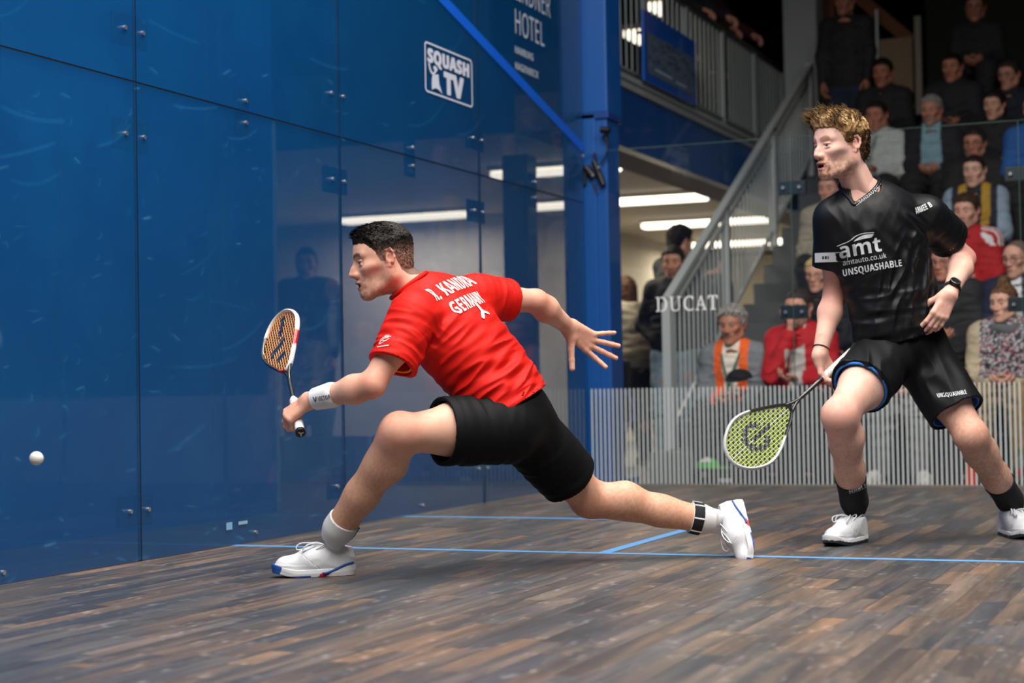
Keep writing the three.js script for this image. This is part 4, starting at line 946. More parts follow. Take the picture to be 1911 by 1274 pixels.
  const so = part('shorts', gs, mat(0x07080a, 0.7, { specularIntensity: 0.35 }), me);
  so.userData.label = 'loose black shorts';
  part('shorts_mark', m1, print(vMark('#e8e8e8'), 0.6), so);

  // wristband
  const wf = lerpV(J.wrL, J.elL, 0.10), wt = lerpV(J.wrL, J.elL, 0.36), wd = wt.clone().sub(wf).normalize();
  const bandF = field([sleeve(wt, wf, 0.043, 0.037, 0.01, 0, 0.004)]);
  const gb = net(bandF, 0.004);
  const bd = decalOn(gb, lerpV(wf, wt, 0.5).addScaledVector(back, 0.035), back.clone().addScaledVector(upward, -0.1), back.clone().cross(wd), 0.062, 0.022, 0.06);
  const band = part('wristband', gb, mat(0xdfe2e4, 0.9), me);
  part('lettering', bd, print(wordsTexture(256, 90, [['V', 4, 78, 88, 60], ['VICTOR', 76, 76, 78, 176]], '#12203a'), 0.7), band);

  // socks and shoes
  const white = rgb(0xd6d9dd), blue = rgb(0x1d4f9e), redp = rgb(0xb3122a), grey = rgb(0xb9bec8);
  const soleC = (x, y, z) => {
    if (x > 0.268 - y * 0.35 || (y < 0.006 && x > 0.16)) return blue;
    if (x + y > 0.106 && x + y < 0.136 && y < 0.016) return redp;
    return white;
  };
  const upC = (x, y, z) => { if (x > 0.276 && y < 0.036) return blue; return white; };
  const heelF = onPlane(664, 1071, 'y', 0), toeF = onPlane(502, 1078, 'y', 0);
  const shoe = (heel, toe, up, name, len) => {
    const s = makeShoe(heel, toe, up, { length: len, soleColor: soleC, upperColor: upC, swoosh: true }, 0.0034);
    const u = part('shoe', s.upper, colorMaterial(0.55), me);
    part('sole', s.sole, colorMaterial(0.5), u);
    for (const w of s.swoosh) part('side_stripe', w, mat(0x1d4f9e, 0.6), u);
    part('laces', s.laces, mat(0xd8dade, 0.8), u);
    part('collar_lining', s.rim, mat(0x1b3f8f, 0.8), u);
    u.userData.label = name;
    return s;
  };
  const s1 = shoe(heelF, toeF.clone().sub(heelF), UPV, 'white shoe planted flat with blue and red sole details', 0.288);
  const heelR = at(1383, 932, 6.30), toeR = at(1406, 1046, 6.24);
  const s2 = shoe(heelR, toeR.clone().sub(heelR).addScaledVector(back, 0.05), right.clone().negate().addScaledVector(upward, 0.12), 'white shoe on its toe with the heel lifted', 0.262);
  const sock = (an, kn, foot, len) => part('sock', net(sockField(bodyF, an, kn, -0.05, len, 0.005, foot), 0.004), mat(0xd2d4d4, 0.95), me);
  const k1 = sock(J.anL, J.knL, V(0.075, 0.06, 0).applyMatrix4(s1.M), 0.042);
  const k2 = sock(J.anR, J.knR, V(0.06, 0.06, 0).applyMatrix4(s2.M), 0.036);
  const stripes = (an, kn, par, list, lift, col) => {
    const w = kn.clone().sub(an).normalize(), S = right.clone().addScaledVector(w, -right.dot(w)).normalize(), Q = w.clone().cross(S);
    for (const [a, l0, l1] of list) part('stripe', tube([0, 0.33, 0.66, 1].map((e) => { const c0 = an.clone().addScaledVector(w, mix(l0, l1, e)), dir = S.clone().multiplyScalar(Math.cos(a)).addScaledVector(Q, Math.sin(a)); let r = 0.02, p = c0; for (; r < 0.09; r += 0.001) { p = c0.clone().addScaledVector(dir, r); if (bodyF.d(p.x, p.y, p.z) > lift) break; } return p; }), 0.0034, 12, 6), col, par);
  };
  stripes(J.anL, J.knL, k1, [[0.55, -0.02, 0.040], [0.2, -0.02, 0.040], [-0.15, -0.02, 0.040]], 0.004, mat(0x10131c, 0.9));
  part('dark_panel', net(sockField(bodyF, J.anR, J.knR, -0.004, 0.034, 0.0075, null), 0.0035), mat(0x15171b, 0.9), k2);
  stripes(J.anR, J.knR, k2, Array.from({ length: 7 }, (_, i) => [i * 0.8976, -0.004, 0.034]), 0.0065, mat(0xd2d4d4, 0.9));
  part('ring', new THREE.TorusGeometry(0.0095, 0.0012, 8, 24).applyQuaternion(new THREE.Quaternion().setFromUnitVectors(ZZ, D.clone().multiplyScalar(Math.cos(-0.4)).addScaledVector(T, Math.sin(-0.4)))).translate(...J.wrR.clone().addScaledVector(D, 0.091 + 0.012).addScaledVector(T, -0.014).toArray()), mat(0xd8d4c8, 0.2, { metalness: 1 }), me);

  const orange = rgb(0xffa238), navy = rgb(0x101c34);
  const rk = makeRacket('squash_racket', 'racket with orange strings and white-red frame held by the player in red', butt, tip, right.clone().multiplyScalar(-0.55).addScaledVector(back, 0.62).addScaledVector(upward, 0.2), {
    shaft: 0x16171a, grip: 0xe8e8e8, collar: 0xe6e6e6,
    frameColor: (x, y) => x > 0 ? (y > 0.50 ? rgb(0xe4e2dc) : y > 0.44 ? rgb(0xc81e1e) : rgb(0xdcdcda)) : y > 0.64 ? rgb(0xdedcd6) : y < 0.40 ? rgb(0xb31a1a) : rgb(0x1a1a1c),
    stringColor: (x, y) => (Math.abs(x - 0.01 - (y - 0.59) * 0.4) < 0.012 && y > 0.56 && y < 0.65) || (Math.abs(y - 0.525 - x * 0.2) < 0.014 && x < 0.02 && x > -0.07) || (Math.abs(x + 0.02) < 0.022 && Math.abs(y - 0.455) < 0.014) ? navy : orange,
  });
  const c0 = rk.at(-0.011, -0.0006, -0.011);
  part('cap_mark', quad(c0, rk.at(0.011, -0.0006, -0.011).sub(c0), rk.at(-0.011, -0.0006, 0.011).sub(c0)), print(vMark('#cfc6a8'), 0.5), rk.t);
}

// ---------------------------------------------------------------- the standing player in the black shirt
{
  const J = {
    neck: at(1607, 354, 6.68), pelvis: at(1682, 640, 6.76), waist: at(1658, 525, 6.72),
    shR: at(1556, 408, 6.69), shL: at(1728, 403, 6.75), elR: at(1557, 552, 6.78), elL: at(1800, 482, 6.86), wrR: at(1552, 652, 6.68), wrL: at(1772, 550, 6.61),
    hipR: at(1645, 668, 6.72), hipL: at(1722, 668, 6.80), knR: at(1566, 776, 6.42), knL: at(1812, 812, 6.62), anR: at(1594, 934, 6.74), anL: at(1884, 932, 6.92),
  };
  const base = onPlane(1700, 1005, 'y', 0);
  const me = thing('person', 'fair-haired player in a black shirt standing by the back wall with a lowered racket', 'person', base);
  const butt = at(1594, 652, 6.74), tip = at(1364, 859, 6.47), axis = tip.clone().sub(butt).normalize();
  const hd = grip(butt.clone().addScaledVector(axis, 0.135), axis, J.wrR, false);
  J.wrR = hd.w;
  const D = upward.clone().multiplyScalar(-0.85).addScaledVector(right, -0.45).addScaledVector(back, 0.15).normalize(), T0 = right.clone().multiplyScalar(-0.9).addScaledVector(upward, 0.3).addScaledVector(back, 0.25), T = T0.addScaledVector(D, -T0.dot(D)).normalize(), N = D.clone().cross(T);
  const leftHand = handPrims(J.wrL, D, N, T, { curl: [[0.35, 0.4, 0.25], [0.4, 0.45, 0.3], [0.42, 0.45, 0.3], [0.4, 0.45, 0.3]], spread: [0.06, 0.0, -0.06, -0.13], thumb: [[0.7, 0.45, 0.6], [0.85, 0.1, 0.6], [0.9, -0.05, 0.5]] });
  const F = right.clone().multiplyScalar(-0.88).addScaledVector(back, 0.46).addScaledVector(upward, -0.06), U = upward.clone().addScaledVector(right, -0.03);
  const head = makeHead(at(1567, 274, 6.62), F, U, { scale: 1.03, skin: 0xe9bfae, flush: 0xcf6f62, hairColor: 0x8a6238, hairLight: 0xe0bd88, hairSide: 0x5a3f26, beardColor: 0x8a6042, beard: 0.6, mouth: 0.75, nose: 0.9, lip: 0.7, iris: 0x4a5a60, browFade: 0.1, browStrength: 0.8,
    hairStyle: { thick: 0.020, side: 0.012, quiff: 0.014, rough: 0.003, freq: 34 }, strands: { n: 3000, r: 0.0011, messy: 0.3, tone: [0.85, 1.7], len: (p) => 0.013 + 0.026 * step(0.03, 0.1, p.y) * (0.6 + 0.7 * step(0, 0.08, p.x)), comb: (p, d) => V(p.y > 0.06 ? 0.75 : -0.5, p.y > 0.06 ? 0.25 : -0.6, d.z * 0.3 + 0.25 * Math.sin(p.z * 90 + p.x * 60)).addScaledVector(d, 0.14 + 0.12 * Math.sin(p.x * 130 + p.z * 80)) } }, 0.0032);
  const prims = bodyPrims(J, { bulk: 1 }), t = torsoFrame(J);
  const neckPrim = [cone(V(-0.03, -0.045, 0).applyMatrix4(head.toWorld), J.neck.clone().addScaledVector(t.Y, -0.01), 0.056, 0.062, 0.03), cone(V(-0.012, -0.05, -0.05).applyMatrix4(head.toWorld), J.neck.clone().addScaledVector(t.Z, -0.055).addScaledVector(t.Y, -0.03), 0.012, 0.013, 0.02)];
  const skin = rgb(0xe7bca9), red = rgb(0xcf7463), tan = rgb(0xbd8f70), joints = [J.knL, J.knR, J.elL, J.elR, J.wrL], legs = [[J.knL, J.anL], [J.knR, J.anR]];
  const color = (x, y, z) => {
    const m = noise3(x * 14, y * 14, z * 14) * 0.5 + noise3(x * 45, y * 45, z * 45) * 0.35;
    let w = 0;
    for (const q of joints) w += Math.exp(-((x - q.x) ** 2 + (y - q.y) ** 2 + (z - q.z) ** 2) / 0.006);
    let k = mixc(skin, red, clamp(0.10 + 0.22 * m + 0.5 * w));
    for (const [a, b] of legs) { const s = ((x - a.x) * (b.x - a.x) + (y - a.y) * (b.y - a.y) + (z - a.z) * (b.z - a.z)) / a.distanceToSquared(b); if (s > 0 && s < 1.2) k = mixc(k, tan, clamp(0.4 * step(0.1, 0.4, s) + 0.35 * noise3(x * 80, y * 50, z * 80))); }
    return k;
  };
  const hc = (x, y, z) => mixc(skin, red, clamp(0.25 + 0.12 * noise3(x * 60, y * 60, z * 60) + 0.15 * noise3(x * 20, y * 20, z * 20)));
  part('body', join([net(field([...prims, cone(lerpV(J.neck, V(-0.03, -0.045, 0).applyMatrix4(head.toWorld), 0.8), J.neck, 0.044, 0.05, 0.03)]), 0.009, color), net(field([head.prim, ...neckPrim]), 0.0032, head.color),
    net(field([...hd.prims, cone(lerpV(J.elR, J.wrR, 0.72), J.wrR, 0.0335, 0.0265, 0.02)]), 0.003, hc), net(field([...leftHand, cone(lerpV(J.elL, J.wrL, 0.72), J.wrL, 0.0335, 0.0265, 0.02)]), 0.003, hc)]), skinMaterial, me);
  head.eyes.forEach((g) => part('eye', g, colorMaterial(0.3), me));
  part('hair', head.hair, hairMaterial, me).userData.label = 'tousled fair hair';

  const hp = frameOf(J.hipR.clone().sub(J.hipL), J.waist.clone().sub(J.pelvis)), chest = lerpV(J.waist, J.neck, 0.5);
  const slR = at(1553, 496, 6.74), slL = at(1772, 446, 6.85), front = t.Z.clone().negate();
  const hemC = at(1678, 622, 6.75), hemN = J.pelvis.clone().sub(J.waist).normalize();
  const veePoint = () => { for (let s = 6.35; s < 6.95; s += 0.002) { const p = at(1594, 374, s); if (whole.d(p.x, p.y, p.z) < 0) return p; } return at(1594, 374, 6.6); };
  const cloth = [ell(chest, t.X, t.Y, t.Z, 0.19, 0.215, 0.132, 0.06), ell(J.waist, t.X, t.Y, t.Z, 0.178, 0.19, 0.13, 0.07), ell(lerpV(J.waist, J.pelvis, 0.75), hp.X, hp.Y, hp.Z, 0.192, 0.22, 0.145, 0.07),
    cone(J.neck.clone().addScaledVector(t.Y, -0.02), J.shL, 0.056, 0.06, 0.05), cone(J.neck.clone().addScaledVector(t.Y, -0.02), J.shR, 0.056, 0.06, 0.05),
    sleeve(J.shL, slL, 0.078, 0.083, 0.05, 0.05, 0.009), sleeve(J.shR, slR, 0.075, 0.078, 0.05, 0.05, 0.009)], whole = field(cloth), vee = veePoint();
  const shirt = field(cloth, [folds([[0.010, t.X.clone().addScaledVector(t.Y, 0.7).normalize(), t.Y.clone().addScaledVector(t.X, -0.7).normalize(), 15, at(1700, 560, 6.6), 0.2, 103], [0.008, t.Y, t.X, 15, at(1650, 610, 6.6), 0.16, 111], [0.008, t.X.clone().addScaledVector(t.Y, -0.6).normalize(), t.Y, 15, at(1710, 440, 6.6), 0.12, 129],
    [0.007, slL.clone().sub(J.shL).normalize(), upward.clone(), 18, lerpV(J.shL, slL, 0.5), 0.10, 140], [0.006, t.X, t.Y, 13, at(1590, 440, 6.55), 0.12, 151]]),
  without(cone(J.neck.clone().addScaledVector(t.Y, 0.005), J.neck.clone().addScaledVector(t.Y, 0.12), 0.066, 0.08), 0.006), without(cone(J.neck.clone().addScaledVector(front, 0.05).addScaledVector(t.Y, 0.02), vee, 0.062, 0.010), 0.006), hem(hemC, hemN, 0.04, 0.010)]);
  const blackCloth = mat(0x090c10, 0.48, { sheen: 0.2, sheenRoughness: 0.4, sheenColor: new THREE.Color(0.2, 0.3, 0.36), specularIntensity: 0.6 });
  const g = net(shirt, 0.0055), silver = '#c9d0d4';
  const up2 = upward.clone().addScaledVector(right, -0.17);
  const logo = canvasTexture(768, 512, (c) => {
    c.fillStyle = c.strokeStyle = silver;
    const fit = (s, x, y, size, w, weight = 'bold') => { c.save(); c.font = `${weight} ${size}px sans-serif`; c.translate(x, y); c.scale(w / c.measureText(s).width, 1); c.fillText(s, 0, 0); c.restore(); };
    fit('amt', 40, 260, 250, 500);
    c.lineWidth = 9; c.lineCap = 'round';
    c.beginPath(); c.moveTo(40, 110); c.bezierCurveTo(120, 90, 170, 90, 220, 60); c.bezierCurveTo(270, 20, 350, 10, 470, 30); c.stroke();
    c.beginPath(); c.moveTo(230, 95); c.bezierCurveTo(290, 35, 380, 30, 470, 46); c.lineTo(440, 80); c.bezierCurveTo(360, 85, 300, 80, 230, 95); c.fill();
    fit('amtauto.co.uk', 70, 345, 80, 500, '');
    fit('UNSQUASHABLE', 50, 470, 112, 690);
  });
  const e1 = decalOn(g, at(1622, 472, 6.58), back.clone().addScaledVector(right, -0.15), up2, 0.25, 0.165, 0.2);
  const e2 = decalOn(g, at(1734, 376, 6.62), back.clone().addScaledVector(upward, 0.5).addScaledVector(right, 0.3), upward.clone().addScaledVector(right, -0.42), 0.095, 0.03, 0.12);
  const e3 = decalOn(g, at(1552, 480, 6.66), back.clone().addScaledVector(right, -0.3), upward.clone(), 0.13, 0.036, 0.12);
  const sh = part('shirt', g, blackCloth, me);
  sh.userData.label = 'black sports shirt';
  part('chest_lettering', e1, print(logo, 0.5), sh);
  part('sleeve_lettering', e2, print(wordsTexture(256, 70, [['ARMEE', 4, 62, 74, 170], ['B', 190, 62, 74, 40]], '#d5dadd'), 0.5), sh);
  part('sleeve_band', e3, print(canvasTexture(256, 70, (c) => { c.fillStyle = '#c8ccd0'; c.fillRect(0, 0, 256, 70); c.fillStyle = '#22262c'; c.fillRect(60, 26, 14, 22); c.fillRect(80, 26, 16, 22); c.fillRect(102, 26, 8, 22); }), 0.6), sh);
  const cl = J.neck.clone(), ring = [];
  const onShirt = (px, py, far) => { for (let s = 6.35; s < 6.95; s += 0.002) { const p = at(px, py, s); if (whole.d(p.x, p.y, p.z) < 0) return p; } return at(px, py, far); };
  for (const [px, py] of [[1641, 338], [1635, 349], [1621, 363], [1606, 374], [1594, 382], [1586, 372], [1575, 360], [1567, 349]]) ring.push(onShirt(px, py, 6.68));
  for (const [px, py, z] of [[1567, 341, 6.73], [1580, 334, 6.76], [1602, 330, 6.77], [1630, 331, 6.74]]) ring.push(at(px, py, z));
  const col = part('collar', tube(ring, 0.0075, 80, 8, true), blackCloth, sh);
  {
    const pts = ring.slice(0, 5), Q = [], uv = [], I = [];
    const cv = new THREE.CatmullRomCurve3(pts.reverse());
    for (let i = 0; i <= 16; i++) { const p = cv.getPoint(1 - i / 16), o = p.clone().sub(cl); o.addScaledVector(t.Y, -o.dot(t.Y)).normalize(); const out = o.multiplyScalar(0.4).addScaledVector(front, 0.8).normalize(), a = p.clone().addScaledVector(out, 0.0085), w = upward.clone().addScaledVector(right, -0.7).normalize().multiplyScalar(0.0085); Q.push(a.clone().add(w), a.clone().sub(w)); uv.push(i / 16, 1, i / 16, 0); }
    for (let i = 0; i < 16; i++) I.push(i * 2, i * 2 + 1, i * 2 + 2, i * 2 + 1, i * 2 + 3, i * 2 + 2);
    const gg = new THREE.BufferGeometry(); gg.setAttribute('position', new THREE.Float32BufferAttribute(Q.flatMap((p) => [p.x, p.y, p.z]), 3)); gg.setAttribute('uv', new THREE.Float32BufferAttribute(uv, 2)); gg.setIndex(I); gg.computeVertexNormals();
    part('collar_lettering', gg, print(wordsTexture(512, 64, [['UNSQUASHABLE', 16, 56, 62, 480]], '#d5dadd'), 0.5, { side: THREE.DoubleSide }), sh);
  }

  const hR = lerpV(J.hipR, J.knR, 0.50), hL = lerpV(J.hipL, J.knL, 0.72);
  const shorts = field([ell(J.pelvis.clone().addScaledVector(hp.Y, 0.0), hp.X, hp.Y, hp.Z, 0.18, 0.14, 0.13, 0.05), sleeve(J.hipR, hR, 0.118, 0.118, 0.05, 0.07, 0.010), sleeve(J.hipL, hL, 0.115, 0.112, 0.05, 0.07, 0.010)],
    [folds([[0.009, right.clone().addScaledVector(upward, 0.6).normalize(), upward.clone().addScaledVector(right, -0.6).normalize(), 12, at(1740, 700, 6.6), 0.16, 171], [0.009, right.clone(), upward.clone(), 12, at(1620, 670, 6.5), 0.14, 183]])]);
  const gs = net(shorts, 0.0058);
  const e4 = decalOn(gs, at(1785, 735, 6.56), back.clone().addScaledVector(right, 0.2), upward.clone().addScaledVector(right, -0.15), 0.105, 0.022, 0.14);
  const so = part('shorts', gs, mat(0x080a0e, 0.62, { specularIntensity: 0.5 }), me);
  so.userData.label = 'loose black shorts';
  part('shorts_lettering', e4, print(wordsTexture(512, 90, [['UNSQUASHABLE', 8, 78, 86, 496]], '#d5dadd'), 0.5), so);
  for (const [a, b, r, ex] of [[J.hipR, hR, 0.107, 0.007], [J.hipL, hL, 0.101, -0.006]]) { const w = b.clone().sub(a).normalize(); part('lining', net(field([sleeve(b.clone().addScaledVector(w, -0.04), b.clone().addScaledVector(w, ex), r, r, 0.01, 0.05, 0.009)]), 0.0055), mat(0x1f6fc0, 0.7), so).userData.label = 'blue lining at the shorts hem'; }

  // socks and shoes
  const white = rgb(0xd2d5d8), dark = rgb(0x2a2d33), grey = rgb(0xaeb4bc);
  const soleC = (x, y, z) => (y < 0.014 + 0.012 * step(0.2, 0.28, x) ? dark : white), upC = (x, y, z) => { const q = Math.abs(z) > 0.022 && x > 0.06 && x < 0.17 && y < 0.075; return q && Math.abs(((x * 0.7 + y) * 55) % 1 - 0.5) < 0.16 ? mixc(white, grey, 0.7) : white; };
  const shoe = (an, dir, label) => {
    const s = makeShoe(V(an.x, 0, an.z).addScaledVector(dir, -0.068), dir, UPV, { length: 0.288, soleColor: soleC, upperColor: upC }, 0.0042);
    const u = part('shoe', s.upper, colorMaterial(0.55), me);
    u.userData.label = label;
    part('sole', s.sole, colorMaterial(0.5), u); part('laces', s.laces, mat(0xe4e6ea, 0.8), u); part('collar_lining', s.rim, mat(0xb9bcc2, 0.8), u);
    return s;
  };
  const flat = (v) => V(v.x, 0, v.z).normalize();
  const s1 = shoe(J.anR, flat(onPlane(1556, 1019, 'y', 0).sub(J.anR)), 'white shoe with a dark toe sole, nearer the camera'), s2 = shoe(J.anL, flat(back.clone().addScaledVector(right, 0.12)), 'white shoe cut by the picture edge');
  const sockOf = (an, kn, s) => { const f = sockField(field(prims), an, kn, -0.05, 0.125, 0.005, V(0.075, 0.06, 0).applyMatrix4(s.M)), gk = net(f, 0.0045); return [part('sock', gk.clone(), mat(0x0d0e11, 0.9), me), gk]; };
  const [k1, gk1] = sockOf(J.anR, J.knR, s1);
  sockOf(J.anL, J.knL, s2);
  const wsk = J.knR.clone().sub(J.anR).normalize();
  part('sock_lettering', decalOn(gk1, J.anR.clone().addScaledVector(wsk, 0.075).addScaledVector(back, 0.04), back, wsk, 0.1, 0.024, 0.09), print(wordsTexture(256, 70, [['HABLE', 60, 58, 62, 190]], '#9aa0a6'), 0.8), k1);

  // watch and bracelet
  const wd = lerpV(J.wrL, J.elL, 0.13), wax = J.elL.clone().sub(J.wrL).normalize(), face = back.clone().multiplyScalar(0.9).addScaledVector(right, -0.15).addScaledVector(upward, 0.1).addScaledVector(wax, 0); face.addScaledVector(wax, -face.dot(wax)).normalize();
  const strapQ = new THREE.Quaternion().setFromUnitVectors(ZZ, wax), strap = new THREE.CylinderGeometry(0.0345, 0.0345, 0.022, 32, 1, true).rotateX(Math.PI / 2).applyQuaternion(strapQ).translate(wd.x, wd.y, wd.z);
  const watch = part('watch', strap, mat(0x0c0d0f, 0.6, { side: THREE.DoubleSide }), me);
  watch.userData.label = 'black sports watch';
  const wc = wd.clone().addScaledVector(face, 0.032);
  part('watch_case', bar(wc, wc.clone().addScaledVector(face, 0.012), 0.0225, 0.0215, 28), mat(0x17191c, 0.35, { metalness: 0.4 }), watch);
  part('watch_bezel', new THREE.TorusGeometry(0.0195, 0.0022, 8, 32).applyQuaternion(new THREE.Quaternion().setFromUnitVectors(ZZ, face)).translate(...wc.clone().addScaledVector(face, 0.0125).toArray()), mat(0x6d7378, 0.3, { metalness: 0.8 }), watch);
  const bw = lerpV(J.wrR, J.elR, 0.1), bax = J.elR.clone().sub(J.wrR).normalize();
  part('bracelet', new THREE.TorusGeometry(0.031, 0.0024, 6, 32).applyQuaternion(new THREE.Quaternion().setFromUnitVectors(ZZ, bax)).translate(bw.x, bw.y, bw.z), mat(0x1c3324, 0.7), me);

  const green = rgb(0xc8e03a), pale = rgb(0xe8f0b0), blackp = rgb(0x15201a);
  makeRacket('squash_racket', 'racket with yellow-green strings and silver frame hanging from the player in black', butt, tip, back.clone().addScaledVector(upward, 0.15), {
    shaft: 0x1b1c1e, grip: 0xe2e0de, collar: 0x17181a,
    frameColor: (x, y) => y > 0.50 || (x < 0 && y > 0.46) ? rgb(0xc4c6c8) : rgb(0x1a1b1d),
    stringColor: (x, y) => (Math.abs(Math.hypot(x, y - 0.54) - 0.045) < 0.009 && y > 0.5) || (Math.abs(x) < 0.009 && y > 0.47 && y < 0.56) ? blackp : Math.abs(x * 40 % 1) < 0.25 ? pale : green,
  });
}

// ---------------------------------------------------------------- the crowd
const HAIR = {
  short: { thick: 0.010, side: 0.005, rough: 0.002, freq: 50 }, full: { thick: 0.018, side: 0.012, rough: 0.004, freq: 40 }, curly: { thick: 0.024, side: 0.018, rough: 0.010, freq: 42 }, bald: { thick: 0.002, side: 0.004, rough: 0.001, freq: 50 },
  bob: { thick: 0.020, side: 0.022, rough: 0.004, freq: 35, reach: 0.05, volume: (x, y, z) => Math.max(Math.hypot((x + 0.035) / 1.0, (y + 0.02) / 1.4, z) - 0.088, x - 0.02), over: (x, y, z) => Math.max(x - 0.012, -0.1 - y) },
  tied: { thick: 0.008, side: 0.008, rough: 0.002, freq: 40, reach: 0.03, volume: (x, y, z) => Math.hypot(x + 0.115, y + 0.01, z) - 0.032 },
  bun: { thick: 0.007, side: 0.006, rough: 0.003, freq: 40, reach: 0.06, volume: (x, y, z) => Math.hypot(x + 0.02, y - 0.145, z) - 0.04 },
  long: { thick: 0.016, side: 0.016, rough: 0.003, freq: 30, reach: 0.09, volume: (x, y, z) => Math.max(Math.hypot((x + 0.045), (y + 0.06) / 2.2, z * 1.0) - 0.082, x - 0.005), over: (x, y, z) => Math.max(x - 0.0, -0.19 - y) },
};
function spectator(o) {
  const H = o.at ? V(...o.at) : onPlane(o.px, o.py, 'z', o.z + 0.08), yaw = o.yaw ?? 0, F = V(Math.sin(yaw), 0, Math.cos(yaw)), S = V(Math.cos(yaw), 0, -Math.sin(yaw)).negate();      // S = the person's right
  const P = (q, f, u, s) => q.clone().addScaledVector(F, f).add(V(0, u, 0)).addScaledVector(S, s);
  const k = o.size ?? 1, neck = P(H, -0.045, -0.13 * k, 0), J = { neck };
  J.shR = P(neck, -0.01, -0.065, 0.162 * k); J.shL = P(neck, -0.01, -0.065, -0.162 * k);
  if (o.stand) {
    const floor = o.floor ?? -0.02, top = neck.y - floor;
    J.waist = P(neck, -0.01, -top * 0.24, 0); J.pelvis = P(neck, -0.01, -top * 0.37, 0);
    J.hipR = P(J.pelvis, 0, -0.05, 0.09); J.hipL = P(J.pelvis, 0, -0.05, -0.09);
    J.anR = P(V(neck.x, floor + 0.09, neck.z), -0.03, 0, 0.12); J.anL = P(V(neck.x, floor + 0.09, neck.z), 0.03, 0, -0.11);
    J.knR = lerpV(J.hipR, J.anR, 0.5).addScaledVector(F, 0.025); J.knL = lerpV(J.hipL, J.anL, 0.5).addScaledVector(F, 0.03);
  } else {
    J.waist = P(neck, -0.06, -0.30, 0); J.pelvis = P(neck, -0.08, -0.50, 0);
    J.hipR = P(J.pelvis, 0.04, -0.01, 0.095); J.hipL = P(J.pelvis, 0.04, -0.01, -0.095);
    J.knR = P(J.pelvis, 0.41, 0.03, 0.12); J.knL = P(J.pelvis, 0.41, 0.03, -0.12);
    const drop = Math.min(0.40, Math.max(0.24, J.knR.y + 0.02 - 0.09));
    J.anR = P(J.knR, 0.02, -drop, 0.0); J.anL = P(J.knL, 0.05, -drop, 0.0);
  }
  J.elR = P(J.shR, 0.05, -0.27, 0.035); J.elL = P(J.shL, 0.05, -0.27, -0.035);
  const arms = o.arms ?? (o.stand ? 'down' : 'lap');
  if (arms === 'lap') { J.wrR = P(J.pelvis, 0.28, 0.13, 0.07); J.wrL = P(J.pelvis, 0.28, 0.13, -0.07); }
  if (arms === 'down') { J.wrR = P(J.elR, 0.06, -0.24, 0.0); J.wrL = P(J.elL, 0.06, -0.24, 0.0); }
  if (arms === 'pockets') { J.elR = P(J.shR, -0.06, -0.26, 0.10); J.elL = P(J.shL, -0.06, -0.26, -0.10); J.wrR = P(J.pelvis, 0.06, 0.06, 0.14); J.wrL = P(J.pelvis, 0.06, 0.06, -0.14); }
  if (arms === 'crossed') { J.elR = P(J.shR, 0.10, -0.26, 0.06); J.elL = P(J.shL, 0.10, -0.26, -0.06); J.wrR = P(J.shL, 0.22, -0.27, 0.09); J.wrL = P(J.shR, 0.20, -0.24, -0.09); }
  if (arms === 'chin') { J.elR = P(J.shR, 0.22, -0.24, -0.02); J.wrR = P(H, 0.125, -0.16, 0.03); J.wrL = P(J.pelvis, 0.28, 0.17, -0.02); }
  if (arms === 'up') { J.elR = P(J.shR, 0.20, -0.20, 0.05); J.elL = P(J.shL, 0.20, -0.20, -0.05); J.wrR = P(neck, 0.36, -0.16, 0.05); J.wrL = P(neck, 0.36, -0.16, -0.05); }
  if (arms === 'rail') { J.elR = P(J.shR, 0.16, -0.22, 0.07); J.elL = P(J.shL, 0.16, -0.22, -0.07); J.wrR = P(J.shR, 0.36, -0.32, 0.05); J.wrL = P(J.shL, 0.36, -0.32, -0.05); }
  const me = thing('person', o.label, 'person', V(J.pelvis.x, Math.min(J.anR.y - 0.09, J.pelvis.y - 0.1), J.pelvis.z), o.group ?? 'crowd behind the glass back wall');
  const hy = o.headYaw ?? yaw, HF = V(Math.sin(hy) * Math.cos(o.nod ?? 0.1), -Math.sin(o.nod ?? 0.1), Math.cos(hy) * Math.cos(o.nod ?? 0.1));
  const head = makeHead(H, HF, V(o.tilt ?? 0, 1, 0), { skin: o.skin ?? 0xd3a08a, hairColor: o.hair ?? 0x2a1d14, hairLight: o.hair2, beard: o.beard ?? 0, beardColor: o.beardColor, mouth: o.mouth ?? 0.1, nose: 1, scale: 1.0 * k, line: o.style === 'bald' ? BALDLINE : undefined, bald: o.style === 'bald', hairStyle: HAIR[o.style ?? 'short'], iris: 0x20160f, browStrength: 0.8, lip: o.lip ?? 0.5 }, o.fine ?? 0.0065);
  const m = o.bulk ?? 1.04, prims = bodyPrims(J, { bulk: m * 0.95 }), nk = [cone(V(-0.03, -0.04, 0).applyMatrix4(head.toWorld), neck, 0.052 * k, 0.058 * k, 0.03)];
  const skin = rgb(o.skin ?? 0xd3a08a), hands = [];
  for (const s of ['R', 'L']) {
    const w = J['wr' + s], D = w.clone().sub(J['el' + s]).normalize(), sg = s === 'R' ? 1 : -1;
    let D2 = D;
    if (arms === 'lap') D2 = D.clone().addScaledVector(S, -0.6 * sg).normalize();
    if (arms === 'chin' && s === 'R') D2 = V(0, 1, 0).addScaledVector(F, -0.35).normalize();
    if (arms === 'crossed') D2 = D.clone().addScaledVector(F, -0.25).normalize();
    const T0 = arms === 'lap' ? V(0, 0.5, 0).addScaledVector(F, 0.9) : arms === 'rail' ? S.clone().multiplyScalar(-sg) : F.clone().addScaledVector(S, -0.4 * sg), T = T0.addScaledVector(D2, -T0.dot(D2)).normalize(), N = D2.clone().cross(T).multiplyScalar(sg === 1 ? -1 : 1);
    hands.push(...handPrims(w, D2, N, T, { size: 0.95, curl: [[0.5, 0.6, 0.4], [0.55, 0.6, 0.4], [0.55, 0.65, 0.4], [0.6, 0.65, 0.4]] }));
  }
